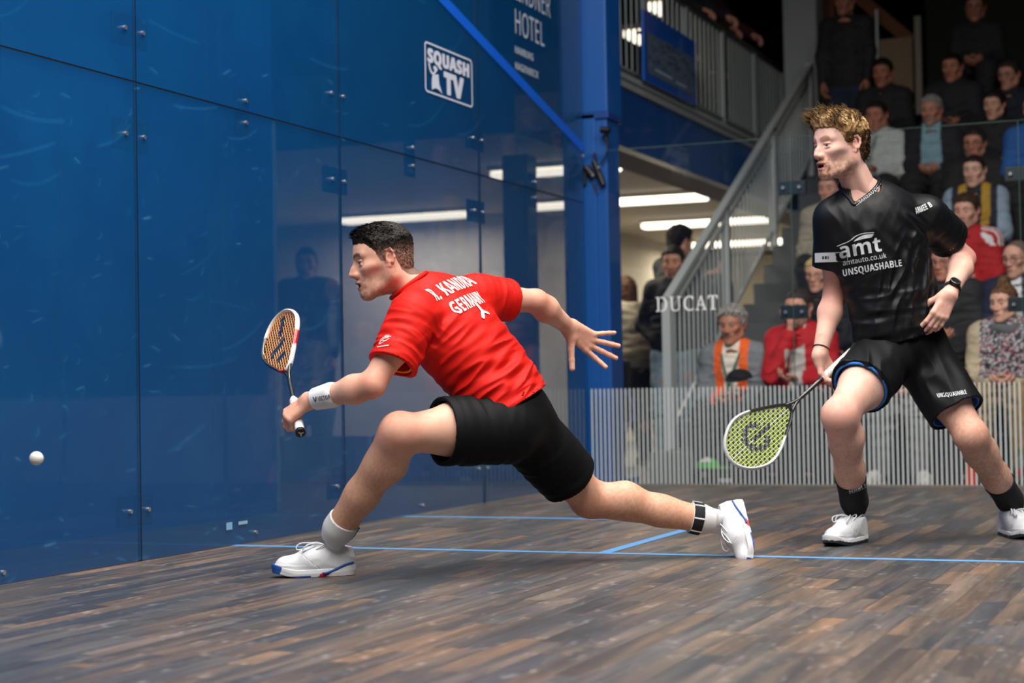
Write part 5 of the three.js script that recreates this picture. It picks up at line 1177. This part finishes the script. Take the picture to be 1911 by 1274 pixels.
  const skinC = (x, y, z) => mixc(skin, rgb(0xb5604c), clamp(0.18 + 0.2 * noise3(x * 25, y * 25, z * 25)));
  const hide = arms === 'pockets';
  part('body', join([net(field([...prims, ...nk]), 0.02, skinC), net(field([head.prim, ...nk]), o.fine ?? 0.0065, head.color), ...(hide ? [] : [net(field(hands), 0.0058, skinC)])]), skinMaterial, me);
  head.eyes.forEach((g) => part('eye', g, colorMaterial(0.3), me));
  part('hair', head.hair, hairMaterial, me);
  // jacket or shirt
  const t = torsoFrame(J), hp = frameOf(J.hipR.clone().sub(J.hipL), J.waist.clone().sub(J.pelvis)), ch = lerpV(J.waist, neck, 0.5), th = o.thick ?? 1;
  const jp = [ell(ch, t.X, t.Y, t.Z, 0.188 * m, 0.215, 0.135 * m * th, 0.06), ell(J.waist, t.X, t.Y, t.Z, 0.172 * m, 0.19, 0.135 * m * th, 0.07), ell(lerpV(J.waist, J.pelvis, 0.7), hp.X, hp.Y, hp.Z, 0.19 * m, 0.2, 0.15 * m, 0.07), cone(P(neck, -0.01, -0.03, 0), J.shL, 0.06 * m, 0.064 * m, 0.05), cone(P(neck, -0.01, -0.03, 0), J.shR, 0.06 * m, 0.064 * m, 0.05)];
  for (const s of ['L', 'R']) { const cuff = lerpV(J['el' + s], J['wr' + s], o.short ? -0.15 : 0.93); if (o.short) jp.push(cone(J['sh' + s], lerpV(J['sh' + s], J['el' + s], 0.6), 0.07, 0.066, 0.04)); else jp.push(cone(J['sh' + s], J['el' + s], 0.070 * m, 0.058 * m, 0.05), cone(J['el' + s], cuff, 0.057 * m, 0.045 * m, 0.03)); }
  if (o.collar !== false) for (let i = 0; i < 9; i++) { const a = 0.75 + i / 8 * (6.2832 - 1.5), q = (b) => P(neck, Math.cos(b) * 0.072 - 0.005, 0.002 + 0.01 * Math.cos(b + 3.14), Math.sin(b) * 0.075); jp.push(cone(q(a), q(a + 0.6), o.hood ? 0.034 : 0.017, o.hood ? 0.034 : 0.017, 0.02)); }
  const low = o.stand ? J.pelvis.y - 0.06 : -9;
  const jf = field(jp, [folds([[0.012, V(0, 1, 0), S, 11, lerpV(J.waist, neck, 0.2), 0.26, o.px], [0.010, F.clone().add(V(0, 0.8, 0)).normalize(), S, 13, J.elR, 0.16, o.px + 7], [0.010, F.clone().add(V(0, 0.8, 0)).normalize(), S, 13, J.elL, 0.16, o.px + 9]]), without({ d: (x, y, z) => { const c = V(x, y, z).sub(neck); return Math.hypot(c.dot(F) - 0.012, c.dot(S)) - 0.056 - (c.y < 0 ? -c.y * 0.8 : 0) + (c.y < -0.05 ? 1 : 0); } }, 0.006), ...(o.stand ? [(e, x, y, z) => Math.max(e, low - y)] : [])]);
  const main = rgb(o.top), inner = rgb(o.inner ?? o.top), wide = o.open ?? 0.045, trim = o.trim ? rgb(o.trim) : null;
  const jc = (x, y, z) => {
    const d = V(x, y, z).sub(neck), f = d.dot(F), s = d.dot(S), u = d.y;
    let c = main;
    if (o.inner && f > 0.0 && Math.abs(s) < wide * (1 - u * 0.35) && u < 0.06 && V(x, y, z).distanceTo(J.wrR) > 0.12) c = inner;
    if (o.vest && Math.abs(Math.abs(s) - 0.085 - u * 0.03) < 0.03 && f > 0.0 && u < 0.05) c = rgb(o.vest);
    if (trim && Math.abs(s) > 0.10 && u > -0.11 && Math.abs((f * 38 + 0.2) % 1) < 0.5) c = trim;
    if (o.sleeves && Math.abs(s) > 0.165) c = rgb(o.sleeves);
    if (o.pattern) { const n = noise3(x * 38, y * 38, z * 38) + 0.6 * noise3(x * 75, y * 75, z * 75); if (u > -0.34 && Math.abs(s) < 0.15 && f > -0.05) c = n > 0.55 ? [0.35, 0.02, 0.03] : n > 0.02 ? [0.5, 0.52, 0.54] : [0.035, 0.04, 0.05]; }
    const n = 1 + 0.12 * noise3(x * 30, y * 30, z * 30);
    return c.map((q) => q * n);
  };
  part(o.wear ?? 'jacket', net(jf, o.cell ?? 0.012, jc), colorMaterial(0.8), me);
  // trousers and shoes
  const tp = [ell(J.pelvis, hp.X, hp.Y, hp.Z, 0.175 * m, 0.13, 0.14 * m, 0.06)];
  for (const s of ['L', 'R']) tp.push(cone(J['hip' + s], J['kn' + s], 0.106 * m, 0.082 * m, 0.05), cone(J['kn' + s], J['an' + s], 0.080 * m, 0.060, 0.04));
  const tf = field(tp, [folds([[0.010, V(0, 1, 0), S, 12, J.knR, 0.25, o.px + 3], [0.010, V(0, 1, 0), S, 12, J.knL, 0.25, o.px + 5]])]), tc = rgb(o.legs ?? 0x15171c);
  part('trousers', net(tf, 0.0145, (x, y, z) => tc.map((q) => q * (1 + 0.2 * noise3(x * 20, y * 20, z * 20)))), colorMaterial(0.85), me);
  if (o.shoes !== undefined) for (const s of ['L', 'R']) {
    const an = J['an' + s], c = rgb(o.shoes), w = mixc(rgb(o.shoes), rgb(0xd8d8d4), 0.25), sh = makeShoe(P(V(an.x, an.y - 0.09, an.z), -0.07, 0, 0), P(V(0, 0, 0), 1, 0, s === 'R' ? 0.25 : -0.25), UPV, { soleColor: () => w, upperColor: () => c }, 0.008);
    const u = part('shoe', sh.upper, colorMaterial(0.7), me); part('sole', sh.sole, colorMaterial(0.7), u);
  }
  const hw = (x, y, z) => V(x, y, z).applyMatrix4(head.toWorld);
  if (o.glasses) {
    const fm = mat(o.glasses === true ? 0x15110e : o.glasses, 0.4), g = [];
    for (const s of [-1, 1]) g.push(tube(Array.from({ length: 14 }, (_, i) => hw(0.099 - 0.006 * Math.abs(Math.cos(i / 14 * 6.2832) * 0.5 + 0.5), 0.002 + 0.017 * Math.sin(i / 14 * 6.2832), s * (0.033 + 0.024 * Math.cos(i / 14 * 6.2832)))), 0.0019, 28, 5, true), bar(hw(0.093, 0.008, s * 0.057), hw(-0.005, 0.012, s * 0.079), 0.0016, 0.0016, 5));
    g.push(bar(hw(0.101, 0.006, -0.010), hw(0.101, 0.006, 0.010), 0.0016, 0.0016, 5));
    part('glasses', g, fm, me);
  }
  if (o.moustache) part('moustache', net(field([cone(hw(0.098, -0.051, 0), hw(0.088, -0.060, 0.026), 0.008, 0.005, 0.006), cone(hw(0.098, -0.051, 0), hw(0.088, -0.060, -0.026), 0.008, 0.005, 0.006)]), 0.004), mat(o.moustache, 0.8), me);
  if (o.lanyard) part('lanyard', [tube([P(neck, -0.03, 0.03, 0.07), P(neck, 0.10, -0.06, 0.06), P(neck, 0.15, -0.2, 0.02), P(neck, 0.155, -0.30, 0)], 0.008, 20, 5), tube([P(neck, -0.03, 0.03, -0.07), P(neck, 0.10, -0.06, -0.06), P(neck, 0.15, -0.2, -0.02), P(neck, 0.155, -0.30, 0)], 0.008, 20, 5)], mat(o.lanyard, 0.7), me);
  if (o.scarf) part('scarf', [tube(Array.from({ length: 14 }, (_, i) => P(neck, Math.cos(i / 14 * 6.2832) * 0.075 + 0.01, -0.02 + 0.012 * Math.sin(i * 2.3) - 0.02 * Math.cos(i / 14 * 6.2832), Math.sin(i / 14 * 6.2832) * 0.085)), 0.036, 50, 10, true)], mat(o.scarf, 0.9), me);
  return { me, J, P, neck, H, F, S, head };
}
{
  const z = seatZ;
  const a = spectator({ px: 1366, py: 608, z: z(0), label: 'grey-curled man with moustache in a grey jacket over an orange vest at the stair foot', hair: 0x8a8680, hair2: 0xb8b4ae, style: 'curly', skin: 0xb9876c, moustache: 0x4a4540, headYaw: -0.1, top: 0x747b80, inner: 0xe2dccb, vest: 0xe8631c, open: 0.06, legs: 0x23262c, lanyard: 0x2c6a58, fine: 0.005, cell: 0.010 });
  const b = spectator({ px: 1490, py: 576, z: z(0), label: 'man in a red track jacket resting his chin on his hand behind the clamp', hair: 0x3b3530, beard: 0.7, beardColor: 0x4a443e, arms: 'chin', top: 0xb3131d, inner: 0xb9b9b4, open: 0.05, legs: 0x1a1c22, fine: 0.005, cell: 0.010, headYaw: -0.2 });
  spectator({ px: 1690, py: 585, z: z(0) + 0.05, label: 'grey-clad person whose hands and knees show between the standing player legs', hair: 0x554a40, top: 0x777a78, legs: 0x6c706f, shoes: 0xcfcfc9 });
  const w = spectator({ px: 1874, py: 566, z: z(0), label: 'woman with a hair bun and a black-and-white patterned scarf', hair: 0x4a3020, hair2: 0x7a5a3c, style: 'bun', size: 0.95, top: 0xb6a88e, pattern: true, headYaw: -0.45, skin: 0xdcae98, legs: 0x8a7450, scarf: 0x5a5e62, fine: 0.005, cell: 0.009, shoes: 0x2a2a2c });
  spectator({ px: 1526, py: 514, z: z(1), label: 'blonde woman with short hair and glasses in a black jacket', hair: 0xb79a5a, hair2: 0xdcc48a, style: 'full', size: 0.95, glasses: 0x5a4a3a, skin: 0xd9a890, top: 0x111317, headYaw: -0.15 });
  spectator({ px: 1763, py: 490, z: z(1), label: 'older man in a dark padded coat beside the standing player arm', hair: 0x77706a, style: 'bald', skin: 0xc98f7a, top: 0x202428, glasses: 0x3a3330, headYaw: -0.3, bulk: 1.12 });
  spectator({ px: 1898, py: 484, z: z(1), label: 'bald man with glasses and a white collar at the right edge', hair: 0x6a5a50, style: 'bald', skin: 0xd3a48e, top: 0x14203a, inner: 0xd5d8da, open: 0.03, glasses: true, headYaw: -0.45 });
  spectator({ px: 1803, py: 396, z: z(2), label: 'young man in a red track jacket with white shoulder stripes', hair: 0x3a281c, style: 'full', skin: 0xd8a893, beard: 0.3, beardColor: 0x7a5a48, top: 0xa8141e, trim: 0xd8d8d8, legs: 0x1d2430, headYaw: -0.2, fine: 0.0055, cell: 0.009 });
  spectator({ px: 1549, py: 354, z: z(3), label: 'person in a pale beige jacket half hidden behind the fair-haired player chin', hair: 0x3a2a20, top: 0x9a9684, legs: 0x22242a, headYaw: -0.2 });
  spectator({ px: 1818, py: 320, z: z(3), label: 'woman with tied-back dark hair in a navy vest with denim sleeves', hair: 0x1d1511, style: 'tied', size: 0.96, skin: 0xdab09a, top: 0x141c2c, vest: 0xb08a2c, sleeves: 0x8aa0b4, legs: 0x27415f, headYaw: -0.15 });
  spectator({ px: 1818, py: 270, z: z(4), label: 'dark-haired man with black glasses above the woman in the vest', hair: 0x1f1a18, style: 'full', skin: 0xb9836c, glasses: true, top: 0x14161b, headYaw: -0.1 });
  spectator({ px: 1855, py: 198, z: z(5), label: 'long-haired woman in black with folded hands', hair: 0x1c1512, style: 'long', size: 0.95, skin: 0xcf9f88, top: 0x0d0f13, arms: 'crossed', headYaw: -0.25 });
  spectator({ px: 1738, py: 208, z: z(5), label: 'grey-haired man with a pale blue shirt under a dark jacket', hair: 0x6f6c68, hair2: 0x9a9690, style: 'full', skin: 0xb9826c, beard: 0.5, beardColor: 0x8a847c, top: 0x0f1320, inner: 0x7ea6b4, open: 0.075, headYaw: -0.15 });
  spectator({ px: 1636, py: 218, z: z(5), label: 'man in a white shirt holding his hand to his chin', hair: 0x1f1814, skin: 0xb07a64, top: 0xb9c2c0, arms: 'chin', headYaw: -0.2, wear: 'shirt' });
  spectator({ px: 1647, py: 138, z: z(6), label: 'man in a dark jacket behind the man in the white shirt', hair: 0x120e0c, style: 'full', skin: 0x9a6a56, top: 0x101116, headYaw: -0.1 });
  spectator({ px: 1777, py: 128, z: z(6), label: 'broad man in a dark jumper in the upper row', hair: 0x17120f, skin: 0xa8745e, top: 0x12141c, bulk: 1.15, headYaw: -0.15 });
  spectator({ px: 1883, py: 142, z: z(6), label: 'man with round glasses in a navy jumper in the upper row', hair: 0x2a2420, style: 'full', skin: 0xb98a74, glasses: true, top: 0x0f1626, headYaw: -0.4 });
  spectator({ px: 1820, py: 16, z: z(7), label: 'man in the topmost row cut by the picture top', hair: 0x2a211c, skin: 0x9a6e5a, top: 0x0e0f12, glasses: true });
  spectator({ px: 1932, py: 205, z: z(4), label: 'person in a blue top cut by the right picture edge', hair: 0x2a1d14, top: 0x1d5aa0, headYaw: -0.4 });
  spectator({ px: 1576, py: 4, z: -4.75, stand: true, floor: 2.16, label: 'standing man in dark clothes and jeans on the upper stairs', hair: 0x221a14, skin: 0x8f6450, top: 0x0d0f13, legs: 0x142338, headYaw: -0.2, shoes: 0x222222 });
  spectator({ px: 1256, py: 491, z: -2.4, stand: true, label: 'bearded man in a black hooded jacket and pale jeans behind the stair rail', hair: 0x221812, style: 'full', beard: 0.6, beardColor: 0x4a3526, skin: 0xc9957c, top: 0x0f1116, hood: true, legs: 0x8fa6b4, arms: 'pockets', headYaw: 0.12, yaw: 0.1, fine: 0.005, cell: 0.010, shoes: 0xb4a284, group: 'people standing under the gallery' });
  spectator({ px: 1270, py: 452, z: -3.1, stand: true, label: 'tall dark-haired person hidden behind the bearded man', hair: 0x120d0a, style: 'curly', top: 0x1a1c20, headYaw: 2.6, yaw: 2.6, legs: 0x1a1c22, shoes: 0x1a1a1a, group: 'people standing under the gallery' });
  spectator({ px: 1166, py: 545, z: -3.2, stand: true, label: 'brown-haired woman in a beige top turned away beside the blue post', hair: 0x2a1910, hair2: 0x5a3a22, style: 'long', size: 0.95, skin: 0xc9906e, top: 0x9a917e, yaw: -2.2, headYaw: -2.2, short: true, legs: 0x3a3a3c, arms: 'up', shoes: 0x8a6a3a, group: 'people standing under the gallery' });
  spectator({ px: 1340, py: 492, z: -4.6, stand: true, label: 'dark-clothed person seen through the stair balusters', hair: 0x120e0c, style: 'full', top: 0x16181d, yaw: 2.4, headYaw: 2.4, legs: 0x1a1c22, shoes: 0x1a1a1a, group: 'people standing under the gallery' });
  spectator({ px: 572, py: 492, z: -1.4, stand: true, label: 'dark silhouette of a man standing beyond the blue glass wall', hair: 0x120e0c, style: 'short', top: 0x14233c, yaw: 0.4, legs: 0x14233c, bulk: 1.12, shoes: 0x1a1a1a, group: 'people standing under the gallery' });
  for (const [px, zz, l, c] of [[1318, -4.6, 'dark-clothed person leaning on the gallery rail', 0x14161a], [1372, -5.5, 'person in a dark red jacket leaning on the gallery rail', 0x3a1414]]) spectator({ px, at: [-0.66, 4.46, zz], z: zz, stand: true, floor: DECK, yaw: 1.3, headYaw: 1.1, arms: 'rail', label: l, top: c, shoes: 0x15161a, group: 'people on the gallery' });
}

// ---------------------------------------------------------------- smaller things
{
  const c = at(68, 855, 4.97), g = new THREE.SphereGeometry(0.02, 32, 24);
  solo('squash_ball', 'white squash ball flying in the air by the blue wall', 'ball', g.translate(c.x, c.y, c.z), mat(0xd9d6cf, 0.75, { bumpMap: dataTexture(64, 64, () => { const q = rnd(90, 255); return [q, q, q]; }, false), bumpScale: 0.0006 }));
}
{ // loudspeaker on a blue stand behind the glass corner
  const z = -0.62, q = (px, py) => onPlane(px, py, 'z', z), t = thing('loudspeaker', 'black loudspeaker on a stand behind the glass corner', 'speaker', q(1150, 726)), c = q(1151, 700), k = mat(0x0b0c0e, 0.6);
  part('cabinet', new RoundedBoxGeometry(0.165, 0.205, 0.16, 3, 0.03).translate(c.x, c.y, c.z), k, t);
  part('cone', new THREE.CylinderGeometry(0.052, 0.03, 0.012, 28).rotateX(Math.PI / 2).translate(c.x, c.y - 0.02, c.z + 0.078), mat(0x1c1e22, 0.5), t);
  part('tweeter', new THREE.CylinderGeometry(0.018, 0.014, 0.01, 20).rotateX(Math.PI / 2).translate(c.x, c.y + 0.062, c.z + 0.079), mat(0x24262a, 0.4), t);
  const s = thing('speaker_stand', 'blue stand carrying the black loudspeaker', 'stand', V(c.x, -0.02, c.z)), top = c.y - 0.1025;
  part('column', box(c.x - 0.032, 0.02, c.z - 0.032, c.x + 0.032, top - 0.012, c.z + 0.032, 0.006), blueSteel, s);
  part('top_plate', box(c.x - 0.07, top - 0.012, c.z - 0.07, c.x + 0.07, top, c.z + 0.07), blueSteel, s);
  part('base', box(c.x - 0.11, -0.02, c.z - 0.11, c.x + 0.11, 0.02, c.z + 0.11, 0.008), blueSteel, s);
}
{ // black case with a green cap on it
  const z = -0.06, a = onPlane(1290, 874, 'z', z), b = onPlane(1372, 874, 'z', z), t = thing('equipment_case', 'low black case on the floor beside the stair foot', 'case', V((a.x + b.x) / 2, -0.02, z - 0.1)), top = a.y;
  part('shell', box(a.x, -0.02, z - 0.17, b.x, top - 0.03, z, 0.012), mat(0x101214, 0.6), t);
  part('lid', box(a.x - 0.004, top - 0.029, z - 0.174, b.x + 0.004, top, z + 0.004, 0.012), mat(0x16191c, 0.55), t);
  part('label_plate', box(b.x - 0.1, top - 0.085, z + 0.001, b.x - 0.02, top - 0.06, z + 0.003), mat(0xaab0b0, 0.6), t);
  part('latch', box(a.x + 0.06, top - 0.055, z + 0.001, a.x + 0.1, top - 0.02, z + 0.008), mat(0x8a9090, 0.4, { metalness: 0.6 }), t);
  const c = V(a.x + 0.085, top, z - 0.085), cap = thing('cap', 'bright green and white cap lying on the black case', 'cap', c);
  part('crown', new THREE.SphereGeometry(0.075, 28, 14, 0, 6.2832, 0, 1.5708).scale(1, 0.85, 1).translate(c.x, c.y + 0.002, c.z), mat(0x49b43a, 0.8), cap);
  part('front_panel', new THREE.SphereGeometry(0.0765, 20, 12, 0.9, 1.3, 0.1, 0.85).scale(1, 0.86, 1).translate(c.x, c.y + 0.002, c.z), mat(0xd9dcd8, 0.8), cap);
  part('brim', new THREE.CylinderGeometry(0.07, 0.07, 0.006, 28).scale(1.25, 1, 0.9).translate(c.x + 0.065, c.y + 0.003, c.z + 0.03), mat(0x49b43a, 0.8), cap);
}
{ // orange cone and bottle by the front row
  const cz = -0.1, p = onPlane(1812, 884, 'z', cz), t = thing('marker_cone', 'small orange marker cone standing behind the glass stripes', 'cone', V(p.x, -0.02, cz)), m = mat(0xe0441c, 0.6);
  part('body', new THREE.LatheGeometry([[0.048, 0], [0.036, 0.04], [0.022, 0.11], [0.014, 0.15], [0.010, 0.152], [0.0, 0.152]].map(([r, y]) => new THREE.Vector2(r, y)), 24).translate(p.x, -0.012, cz), m, t);
  part('foot', box(p.x - 0.06, -0.02, cz - 0.06, p.x + 0.06, -0.01, cz + 0.06, 0.004), m, t);
  const q = onPlane(1906, 880, 'z', -0.3), b = thing('water_bottle', 'clear water bottle with a red and green label at the right edge', 'bottle', V(q.x, -0.02, -0.3));
  part('bottle', new THREE.LatheGeometry([[0.0, 0], [0.031, 0.001], [0.033, 0.02], [0.033, 0.14], [0.026, 0.175], [0.012, 0.2], [0.012, 0.215]].map(([r, y]) => new THREE.Vector2(r, y)), 24).translate(q.x, -0.02, -0.3), mat(0xd8e6e4, 0.1, { transmission: 0.8, thickness: 0 }), b);
  part('label', new THREE.CylinderGeometry(0.0336, 0.0336, 0.05, 24, 1, true).translate(q.x, 0.07, -0.3), mat(0xb8332c, 0.6), b);
  part('cap', new THREE.CylinderGeometry(0.014, 0.014, 0.018, 18).translate(q.x, 0.204, -0.3), mat(0x2f8f4a, 0.5), b);
}
{ // cap in the hands of the man at the stair foot; cup in the hands of the woman with the scarf
  const c = onPlane(1380, 700, 'z', -0.47), t = thing('cap', 'black cap held in the lap of the man with the orange vest', 'cap', c), m = mat(0x0c0d10, 0.85);
  part('crown', new THREE.SphereGeometry(0.085, 26, 12, 0, 6.2832, 0, 1.5708).scale(1, 0.75, 1).translate(c.x, c.y - 0.02, c.z), m, t);
  part('brim', new THREE.CylinderGeometry(0.07, 0.07, 0.006, 26).scale(1.1, 1, 1.2).rotateX(0.25).translate(c.x, c.y - 0.022, c.z + 0.06), m, t);
  const d = onPlane(1884, 742, 'z', -0.45), u = thing('drinking_cup', 'clear cup with a red rim held by the woman with the scarf', 'cup', V(d.x, d.y - 0.06, -0.45));
  part('cup', new THREE.LatheGeometry([[0.0, 0], [0.028, 0.001], [0.037, 0.11], [0.035, 0.11], [0.026, 0.006]].map(([r, y]) => new THREE.Vector2(r, y)), 24).translate(d.x, d.y - 0.06, -0.45), mat(0xd5dfdf, 0.15, { transmission: 0.6, thickness: 0 }), u);
  part('drink', new THREE.CylinderGeometry(0.031, 0.0275, 0.05, 20).translate(d.x, d.y - 0.03, -0.45), mat(0xa03828, 0.4), u);
}
{ // display board inside the gallery railing
  const x = GX + 0.07, a = onPlane(1203, 150, 'x', x), b = onPlane(1300, 190, 'x', x), t = thing('display_board', 'blue display board with a grey picture hung on the gallery railing', 'board', V(x, DECK, (a.z + b.z) / 2)), top = 3.4;
  part('panel', box(x - 0.02, DECK + 0.002, b.z, x, top, a.z, 0.005), mat(0x1060cc, 0.25, { clearcoat: 0.8 }), t);
  part('picture', quad(V(x + 0.0015, DECK + 0.07, a.z - 0.07), V(0, 0, b.z - a.z + 0.14), V(0, top - DECK - 0.22, 0)), print(canvasTexture(256, 256, (c) => {
    c.fillStyle = '#5a7288'; c.fillRect(0, 0, 256, 256);
    for (let i = 0; i < 260; i++) { c.fillStyle = `rgba(${rnd() > 0.5 ? '120,135,150' : '25,35,50'},${rnd(0.1, 0.5)})`; c.fillRect(rnd(0, 256), rnd(0, 200), rnd(4, 26), rnd(4, 22)); }
    c.fillStyle = '#a8c8dc'; c.fillRect(40, 205, 90, 14); c.fillRect(150, 215, 60, 12);
  }), 0.4), t);
  for (const z of [a.z - 0.1, b.z + 0.1]) part('hook', box(x - 0.09, top - 0.16, z - 0.015, x - 0.02, top - 0.14, z + 0.015), mat(0x222426, 0.6), t);
  const bn = thing('banner', 'tall blue banner further back on the gallery', 'banner', V(-2.6, DECK, -3.2));
  part('cloth', box(-2.63, DECK + 0.02, -4.6, -2.6, 5.6, -1.4, 0.005), mat(0x0d4aa0, 0.7), bn);
  part('pole', bar(V(-2.615, DECK, -4.62), V(-2.615, 5.7, -4.62), 0.02), mat(0x30343a, 0.5), bn);
  for (const [p0, p1, xx, l] of [[[1222, 10], [1298, 50], -1.4, 'larger strip lamp glowing above the display board'], [[1180, 62], [1207, 77], -1.4, 'smaller strip lamp glowing beside the blue post on the gallery']]) {
    const u = onPlane(...p0, 'x', xx), v = onPlane(...p1, 'x', xx), s = thing('gallery_lamp', l, 'light', V(xx, u.y, (u.z + v.z) / 2), 'lamps on the gallery');
    part('housing', slab(u.clone().add(V(0, 0.06, 0)), v.clone().add(V(0, 0.06, 0)), 0.2, 0.05), mat(0xd8d4c8, 0.6), s);
    part('diffuser', slab(u, v, 0.18, 0.06), mat(0xffffff, 0.5, { emissive: 0xfff2dc, emissiveIntensity: 2.2 }), s);
    const rod = lerpV(u, v, 0.5); part('rod', bar(rod.clone().add(V(0, 0.08, 0)), V(rod.x, 7.5, rod.z), 0.008), mat(0x303030, 0.6), s);
    areaLight(rod.x, rod.y - 0.045, rod.z, 0.18, u.distanceTo(v), 4, 0xfff1d8);
  }
  const l = onPlane(1140, 68, 'x', -0.9), s = thing('wall_lamp', 'tiny twin lamp glowing by the edge of the blue post', 'light', l);
  for (const e of [-1, 1]) part('bulb', new THREE.SphereGeometry(0.025, 14, 10).translate(l.x, l.y, l.z + e * 0.04), mat(0xffffff, 0.5, { emissive: 0xffe6b0, emissiveIntensity: 3 }), s);
  part('bracket', [bar(V(l.x, l.y + 0.03, l.z), V(l.x, 7.5, l.z), 0.007)], mat(0x303030, 0.6), s);
  const pl = new THREE.PointLight(0xffe6b0, 0.4); pl.position.copy(l); scene.add(pl);
}
{ // timber and panels behind the upper rows
  const z = -6.6, q = (px, py) => onPlane(px, py, 'z', z), t = thing('timber_screen', 'timber framed screen with pale plywood panel behind the upper seats', 'screen', V(1.2, 2.84, z)), wood = mat(0x6a3f1e, 0.7);
  const a = q(1640, 165), b = q(1702, 68);
  part('plywood_panel', box(a.x, 2.84, z - 0.03, b.x, b.y, z, 0.004), mat(0x8a7560, 0.8), t);
  part('beam', slab(q(1585, -20).add(V(0, 0, -0.2)), q(1700, 75).add(V(0, 0, -0.2)), 0.16, 0.12), wood, t);
  part('upright', box(q(1530, 0).x, 2.84, z - 0.25, q(1552, 0).x, 6.2, z - 0.12), wood, t);
  part('upright', box(b.x + 0.02, 2.84, z - 0.1, b.x + 0.08, b.y + 0.2, z - 0.02), mat(0x8f8778, 0.7), t);
  part('dark_panel', box(b.x + 0.1, 2.84, z - 0.3, b.x + 3.4, 6.2, z - 0.22), mat(0x1c1d12, 0.9), t);
  const w = thing('white_pole', 'thin white upright pole above the upper seats', 'pole', V(q(1638, 112).x, 2.84, z + 0.1)), p0 = onPlane(1638, 112, 'z', z + 0.12);
  part('rod', bar(V(p0.x, 2.84, p0.z), V(p0.x, onPlane(1638, 18, 'z', z + 0.12).y, p0.z), 0.014), mat(0xc9d0cc, 0.5), w);
  part('base', box(p0.x - 0.05, 2.84, p0.z - 0.05, p0.x + 0.05, 2.855, p0.z + 0.05), mat(0x9aa09c, 0.5), w);
}
solo('cable', 'thin purple cable hanging behind the glass corner', 'cable', tube([onPlane(1106, 832, 'z', -0.45), onPlane(1140, 812, 'z', -0.47), onPlane(1170, 798, 'z', -0.48), onPlane(1182, 775, 'z', -0.49), onPlane(1178, 745, 'z', -0.52), onPlane(1158, 724, 'z', -0.6)], 0.006, 40, 6), mat(0x5a4a9a, 0.6));

renderer.render(scene, camera);
